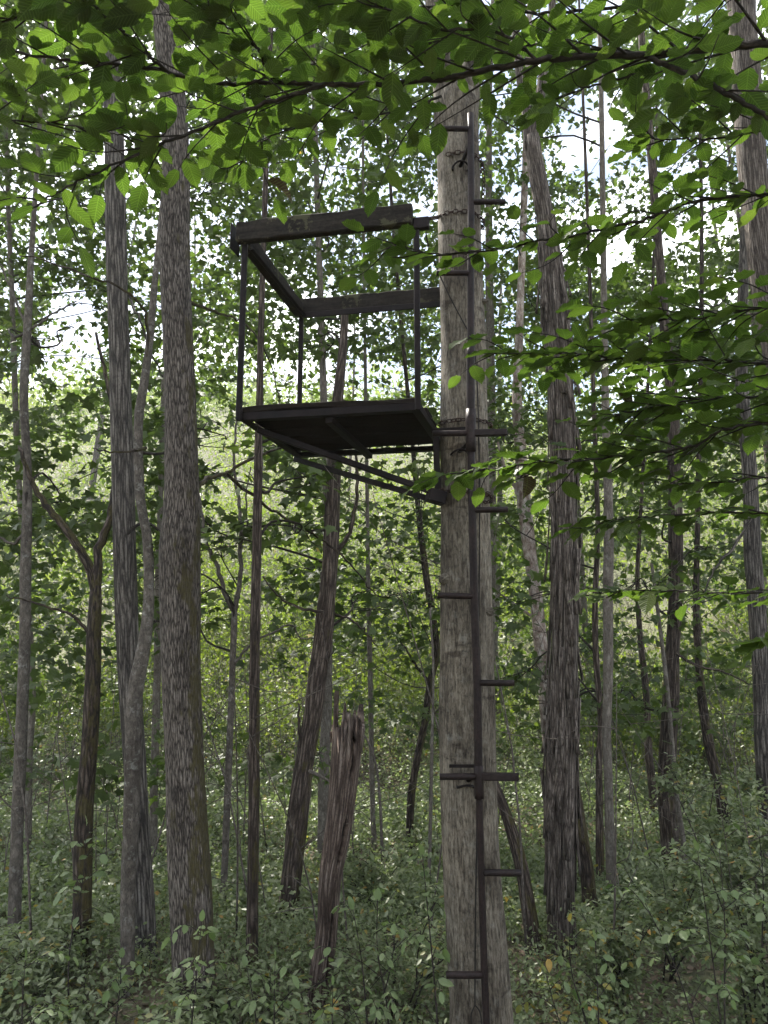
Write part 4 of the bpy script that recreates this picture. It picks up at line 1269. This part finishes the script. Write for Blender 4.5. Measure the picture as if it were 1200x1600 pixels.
# drooping tiers on the right
bb('long thin bough from the right edge, its tip leaves crossing the stand post',
   [(1290, 292, 1.6), (1200, 303, 1.62), (1100, 312, 1.65), (1050, 327, 1.66), (1000, 345, 1.68), (945, 357, 1.7), (900, 367, 1.71), (850, 373, 1.72), (800, 385, 1.73), (730, 395, 1.74), (680, 397, 1.75), (620, 385, 1.75), (590, 395, 1.75)],
   7, 1.8, 22, (.10, .22), .068, (3, 6))
bb('dark thin bough at mid height from the right edge, tip at the pole', [(1290, 572, 1.7), (1200, 568, 1.72), (1130, 563, 1.74), (1085, 563, 1.76), (1025, 562, 1.78), (972, 561, 1.8), (920, 554, 1.82), (885, 551, 1.84), (815, 552, 1.86), (770, 548, 1.88)],
   5, 1.6, 24, (.12, .26), .072, (4, 6))
bb('bushy bough at the right edge above the mid height bough', [(1290, 470, 1.6), (1210, 478, 1.62), (1140, 490, 1.65), (1080, 498, 1.68), (1020, 500, 1.7), (960, 508, 1.72)], 5, 1.6, 15, (.13, .26), .075, (4, 6))
bb('bushy bough at the right edge between the two lower thin boughs', [(1290, 610, 1.55), (1200, 618, 1.58), (1130, 622, 1.62), (1060, 628, 1.66), (1000, 640, 1.7), (940, 655, 1.72)], 5, 1.6, 16, (.13, .28), .074, (4, 6))
bb('low bough from the right edge reaching across the shagbark to the ladder', [(1290, 655, 1.6), (1200, 661, 1.62), (1130, 672, 1.65), (1078, 698, 1.68), (990, 710, 1.72), (920, 717, 1.75), (860, 719, 1.78), (797, 729, 1.8), (740, 737, 1.82), (690, 742, 1.83)],
   6, 1.6, 22, (.11, .24), .074, (4, 6))
bb('sparse short bough with round leaves above the lowest bough at the right', [(1290, 735, 1.6), (1200, 745, 1.62), (1130, 752, 1.65), (1080, 755, 1.66), (1045, 752, 1.66)], 4, 1.5, 5, (.08, .14), .066, (3, 4))
bb('thin bough with a single row of leaves just above the lowest one, right side', [(1290, 806, 1.62), (1200, 802, 1.62), (1130, 800, 1.65), (1060, 804, 1.68), (990, 809, 1.7), (948, 816, 1.72), (905, 828, 1.74)], 4, 1.4, 11, (.06, .14), .068, (2, 4))
bb('lowest thin bough with small leaves crossing the shagbark on the right', [(1290, 925, 1.7), (1200, 925, 1.72), (1130, 926, 1.75), (1060, 924, 1.78), (980, 922, 1.8), (915, 930, 1.82)], 3.5, 1.3, 11, (.06, .13), .064, (2, 4))
bb('single long grey green leaf pair poking in at the right edge', [(1260, 990, 1.3), (1215, 998, 1.3), (1190, 1000, 1.3)], 3, 1.2, 0, size=.085, tail=True, t_range=(.3, .9))

# ------------------------------------------------------------------ understorey
SHRUB = [beech_leaf_mesh(b_, f_, w_, 50 + i, M['shrub']) for i, (b_, f_, w_) in enumerate(((.15, .12, 1.0), (.3, .2, .85), (.1, .1, 1.15)))]
AUT = [beech_leaf_mesh(b_, f_, w_, 60 + i, M['autumn']) for i, (b_, f_, w_) in enumerate(((.15, .12, 1.0), (.3, .2, .95)))]


def sapling(label, px, py_top, Y, n_twig, spread, size, leaves=(5, 8), meshes=SHRUB, lean=0.0, stem_r=.005, name='sapling', cat='sapling', low=.25, extra=None, stems=1):
    n_twig = int(n_twig * 1.55); size *= .80
    pt, mpp = at(px, py_top, Y)
    bx = pt[0] - lean
    g = float(ground_z(bx, Y))
    root = thing(name, label, cat, (bx, Y, g))
    root['org'] = (bx, Y, g)
    for s_ in range(stems):
        t_ = pt + (np.array([rng.normal(0, spread * .6), rng.normal(0, spread * .5), -rng.uniform(0, .25)]) if s_ else 0)
        path = catmull(np.array([[bx, Y, g - .03], [bx + (t_[0] - bx) * .25 + rng.normal(0, .02), Y, g + (t_[2] - g) * .4], [bx + (t_[0] - bx) * .65, (Y + t_[1]) / 2, g + (t_[2] - g) * .75], t_]), 20)
        b = MB(); b.add(*tube(path, np.linspace(stem_r, .0012, 20), 6)); b.build('stem', M['twig'], root)
        for k in range(n_twig // stems):
            f = low + (1 - low) * (k + rng.random()) / max(1, n_twig // stems)
            p = path[min(19, int(f * 19))]
            a_ = k * 2.4 + rng.uniform(-.4, .4)
            L_ = spread * rng.uniform(.6, 1.2) * (1.25 - .6 * f)
            dv = np.array([math.cos(a_), math.sin(a_) * .9, rng.uniform(.05, .45)])
            e = p + dv * L_
            tw = catmull(np.array([p, p + dv * L_ * .5 + np.array([0, 0, .03]), e + np.array([0, 0, -.05 * L_])]), 7)
            leafy_twig(root, tw, .0018, int(rng.integers(leaves[0], leaves[1] + 1)), size, meshes, droop=.35, jit=.35)
        leafy_twig(root, path[-6:], .0015, 4, size, meshes, droop=.3, jit=.35)
    return root


sapling('broad leaved sapling at the foot of the mossy ash', 315, 1440, 2.75, 9, .16, .060, (4, 6), lean=.03)
sapling('low leafy shrub in the bottom left corner', 40, 1500, 2.9, 12, .22, .055, (5, 8), stems=2, name='shrub', cat='shrub')
sapling('leafy sapling below the lichened trunk', 190, 1495, 3.0, 7, .15, .055, (4, 6))
sapling('dense leafy shrub left of the stand tree, in front of the split stump', 590, 1405, 2.9, 15, .24, .052, (5, 8), stems=3, name='shrub', cat='shrub')
sapling('slender upright sapling close against the left of the stand tree', 660, 1335, 2.75, 5, .12, .060, (3, 5), lean=-.06)
sapling('small sapling at the bottom centre between stump and thin brown trunk', 430, 1500, 2.8, 9, .17, .055, (4, 7), stems=2)
sapling('arching many stemmed shrub in the lower right corner', 1090, 1330, 2.75, 20, .26, .050, (6, 9), lean=-.05, stems=4, name='shrub', cat='shrub')
sapling('leafy shrub cut off by the right edge low down', 1185, 1290, 3.2, 14, .26, .052, (5, 8), stems=3, name='shrub', cat='shrub')
sapling('low sapling with yellow and orange leaves right of the stand tree', 890, 1440, 2.85, 9, .14, .052, (4, 6), meshes=AUT + SHRUB[:1], stems=2)
sapling('green sapling between the stand tree and the shagbark foot', 930, 1470, 2.7, 8, .16, .05, (4, 6))
sapling('hazel sapling with big pale leaves in front of the forked dark trunk', 135, 1290, 3.3, 6, .17, .07, (3, 4), low=.6)
sapling('yellow tinged low sapling at the bottom centre by the stump', 520, 1540, 2.6, 6, .13, .05, (3, 5), meshes=SHRUB + AUT[:1])

def bushy(label, px, py_top, Y, wid, n_leaf, leaf=.036, stems=5, mat='under'):
    pt, mpp = at(px, py_top, Y)
    g = float(ground_z(pt[0], Y))
    h = max(pt[2] - g, .25)
    root = thing('shrub', label, 'shrub', (pt[0], Y, g)); root['org'] = (pt[0], Y, g)
    pos = []
    for k in range(stems):
        e = np.array([pt[0] + rng.normal(0, wid * .45), Y + rng.normal(0, wid * .4), g + h * rng.uniform(.7, 1.02)])
        P = catmull(np.array([[pt[0] + rng.normal(0, .03), Y + rng.normal(0, .03), g - .03], [pt[0] * .6 + e[0] * .4, Y * .6 + e[1] * .4, g + (e[2] - g) * .55], e]), 12)
        b = MB(); b.add(*tube(P, np.linspace(.0055, .0015, 12), 5))
        for q in range(9):
            s0 = P[int(rng.integers(4, 12))]
            a_ = rng.uniform(0, 2 * math.pi)
            e2 = s0 + np.array([math.cos(a_), math.sin(a_), rng.uniform(-.1, .45)]) * wid * rng.uniform(.25, .6)
            T_ = catmull(np.array([s0, (s0 + e2) / 2 + [0, 0, .02], e2]), 6)
            b.add(*tube(T_, np.linspace(.002, .0009, 6), 4))
            m_ = int(n_leaf / stems / 9)
            f = rng.random(m_)[:, None] ** .6
            pos.append(s0 * (1 - f) + e2 * f + rng.normal(0, .028, (m_, 3)))
        b.build('stem', M['twig'], root)
    tag(leaf_obj('foliage', np.concatenate(pos), leaf, LEAF_OVAL, M[mat], root, tilt=.38), kind='stuff')


bushy('tall pale green shrub on the slope under the rough right edge trunk', 1150, 1225, 4.6, .46, 3200, .042)
bushy('spreading shrub in front of the foot of the dark furrowed trunk', 1040, 1330, 4.0, .36, 2400)
bushy('leafy shrub filling the space right of the shagbark foot', 960, 1410, 3.7, .28, 1500)
bushy('feathery shrub at the far right near the bottom corner', 1165, 1370, 3.3, .36, 2400, .032)
bushy('rounded shrub between the split stump and the stand tree', 630, 1410, 3.5, .30, 1200)
bushy('shrub behind the split stump on its right side', 585, 1300, 4.8, .35, 1000, .045)
bushy('low shrub covering the foot of the straight thin brown trunk', 385, 1535, 3.3, .28, 900)
bushy('pale shrub between the slender grey trunk and the forked dark trunk', 85, 1450, 3.8, .32, 1200, .04)
bushy('shrub in front of the foot of the forked dark trunk', 130, 1545, 3.3, .26, 900)
bushy('shrub at the bottom left edge beside the slender grey trunk', 5, 1480, 3.4, .28, 1000)
bushy('weedy shrub left of the base of the split stump', 470, 1590, 3.0, .24, 900, .032)
bushy('weedy shrub hiding the foot of the mossy ash', 300, 1565, 3.0, .24, 900, .034)

# ground cover in bulk
def scatter(n, Y0, Y1, power=1.0):
    Y = Y0 + (Y1 - Y0) * rng.random(n) ** power
    X = (rng.uniform(-.72, .72, n)) * (Y + 1)
    return X, Y


def clumps(n_cl, per, Y0, Y1, rad, hgt, power=1.0, skip=None):
    X, Y = scatter(n_cl, Y0, Y1, power)
    out = []
    for x, y in zip(X, Y):
        if skip and skip(x, y): continue
        k = int(per * rng.uniform(.5, 1.5))
        r = rad * rng.uniform(.5, 1.4); h = (hgt(y) if callable(hgt) else hgt) * rng.uniform(.25, 1.3)
        d = rng.normal(0, 1, (k, 3)); d /= np.linalg.norm(d, axis=1, keepdims=True)
        d *= (rng.random(k) ** .4)[:, None]
        px = x + d[:, 0] * r; py = y + d[:, 1] * r
        sh = np.clip(rng.normal(rng.normal(.5, .2), .16, k), 0, .94)
        odd = rng.random(k) < (.25 if rng.random() < .06 else .012)
        sh[odd] = rng.uniform(.95, 1, odd.sum())
        out.append(np.stack([px, py, ground_z(px, py) + np.abs(d[:, 2]) * h + rng.uniform(0, .1, k), sh], 1))
    return np.concatenate(out)


def patchy(th, sc, seed):
    return lambda x, y: mnoise.noise(Vector((x * sc + seed, y * sc, seed))) < th


def under(name, label, parts):
    for cl, size, base, tl in parts:
        tag(leaf_obj(name, cl, size, base, M['under'], tilt=tl), label, 'undergrowth', kind='stuff')


under('undergrowth', 'low leafy ground plants between the near trunks', [
    (np.concatenate([clumps(4200, 32, 2.3, 6.0, .12, .14, .9, patchy(-.12, 1.1, 3)), clumps(1300, 34, 2.5, 6.0, .17, .20, .9, patchy(-.02, .8, 8))]), .026, LEAF_OVAL, .6)])
under('broad_leaved_ground_plants', 'broader leaved ground plants scattered between the near trunks', [
    (clumps(1000, 12, 2.3, 6.5, .16, .16, .9, patchy(-.05, .9, 15)), .042, LEAF_OVAL, .4)])
mh = lambda y: .10 + .07 * (y - 5)
under('hollow_undergrowth', 'fine leafy undergrowth filling the hollow behind the near trunks', [
    (np.concatenate([clumps(3300, 60, 4.8, 12.8, .36, mh, 1.0, patchy(-.3, .55, 21)), clumps(950, 70, 4.4, 12.5, .42, lambda y: .24 + .13 * (y - 5), 1.0, patchy(-.05, .5, 33))]), .047, LEAF_QUAD, .6)])
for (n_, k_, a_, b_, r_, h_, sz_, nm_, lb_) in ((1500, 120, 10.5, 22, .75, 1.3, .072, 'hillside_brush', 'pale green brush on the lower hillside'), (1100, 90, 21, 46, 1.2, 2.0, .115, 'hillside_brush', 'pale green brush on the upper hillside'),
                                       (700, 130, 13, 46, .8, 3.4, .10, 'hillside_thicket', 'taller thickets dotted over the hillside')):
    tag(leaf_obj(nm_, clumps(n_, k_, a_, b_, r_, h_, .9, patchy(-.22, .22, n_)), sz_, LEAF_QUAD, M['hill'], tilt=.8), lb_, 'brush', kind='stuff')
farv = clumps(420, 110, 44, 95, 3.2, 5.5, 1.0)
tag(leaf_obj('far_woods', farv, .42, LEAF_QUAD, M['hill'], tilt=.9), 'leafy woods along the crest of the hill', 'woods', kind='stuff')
X, Y = scatter(16000, 2.0, 10, .8)
tag(leaf_obj('leaf_litter', np.stack([X, Y, ground_z(X, Y) + .012], 1), .052, LEAF_OVAL, M['litter'], tilt=.3), 'brown fallen leaves on the forest floor', 'leaf litter', kind='stuff')

# bare brush: thin dead stems and twigs
b = MB()
X, Y = scatter(680, 3.6, 22, .9)
for x, y in zip(X, Y):
    z = float(ground_z(x, y))
    h = rng.uniform(.7, 2.6)
    d = rng.normal(0, .25, 2)
    P = catmull(np.array([[x, y, z], [x + d[0] * h * .3, y + d[1] * h * .3, z + h * .45], [x + d[0] * h + rng.normal(0, .1), y + d[1] * h, z + h]]), 8)
    b.add(*tube(P, np.linspace(rng.uniform(.003, .0075), .0015, 8), 4))
    for k in range(4):
        s = P[int(rng.integers(2, 7))]
        e = s + np.array([rng.normal(0, .35), rng.normal(0, .3), rng.uniform(-.05, .45)])
        b.add(*tube(catmull(np.array([s, (s + e) / 2 + rng.normal(0, .05, 3), e]), 5), np.linspace(.003, .0013, 5), 3))
tag(b.build('dry_brush', M['dry_twig']), 'thin bare stems and dead twigs tangled in the undergrowth', 'brush', kind='stuff')
# fallen dead sticks by the stump
for label, pts in (('pale dead stick leaning between the leaning trunk and the split stump', [(484, 1205, 4.6), (505, 1215, 4.2), (523, 1226, 3.7)]),
                   ('pale bare dead branch arching right of the split stump', [(598, 1345, 5.0), (590, 1210, 5.0), (570, 1150, 5.0), (540, 1120, 5.1), (520, 1110, 5.1)])):
    P = catmull(np.array([at(*p)[0] for p in pts]), 14)
    root = thing('dead_stick', label, 'stick', tuple(P[0])); root['org'] = tuple(P[0])
    b = MB(); b.add(*tube(P, np.linspace(.011, .004, 14), 6)); b.build('stick', M['dry_twig'], root)
print('tree leaves', n_leaves, 'leaf objects', nleaf[0], 'objects', len(bpy.data.objects))

# ------------------------------------------------------------------ thin haze volume, added for a soft glow in the distance
m, nt, out = new_mat('glow_haze')
pv = N(nt, 'ShaderNodeVolumePrincipled', Density=0.0016, Anisotropy=0.25)
pv.inputs['Color'].default_value = (.92, .95, .93, 1)
nt.links.new(pv.outputs[0], out.inputs['Volume'])
b = MB()
b.add([(x, y, z) for z in (-2.2, 48) for x, y in ((-162, -42), (162, -42), (162, 182), (-162, 182))], [(0, 3, 2, 1), (4, 5, 6, 7), (0, 1, 5, 4), (1, 2, 6, 5), (2, 3, 7, 6), (3, 0, 4, 7)])
tag(b.build('haze', m, smooth=False), 'faint haze added for a soft glow between the trees and the hill', kind='stuff')
cy.volume_bounces = 0
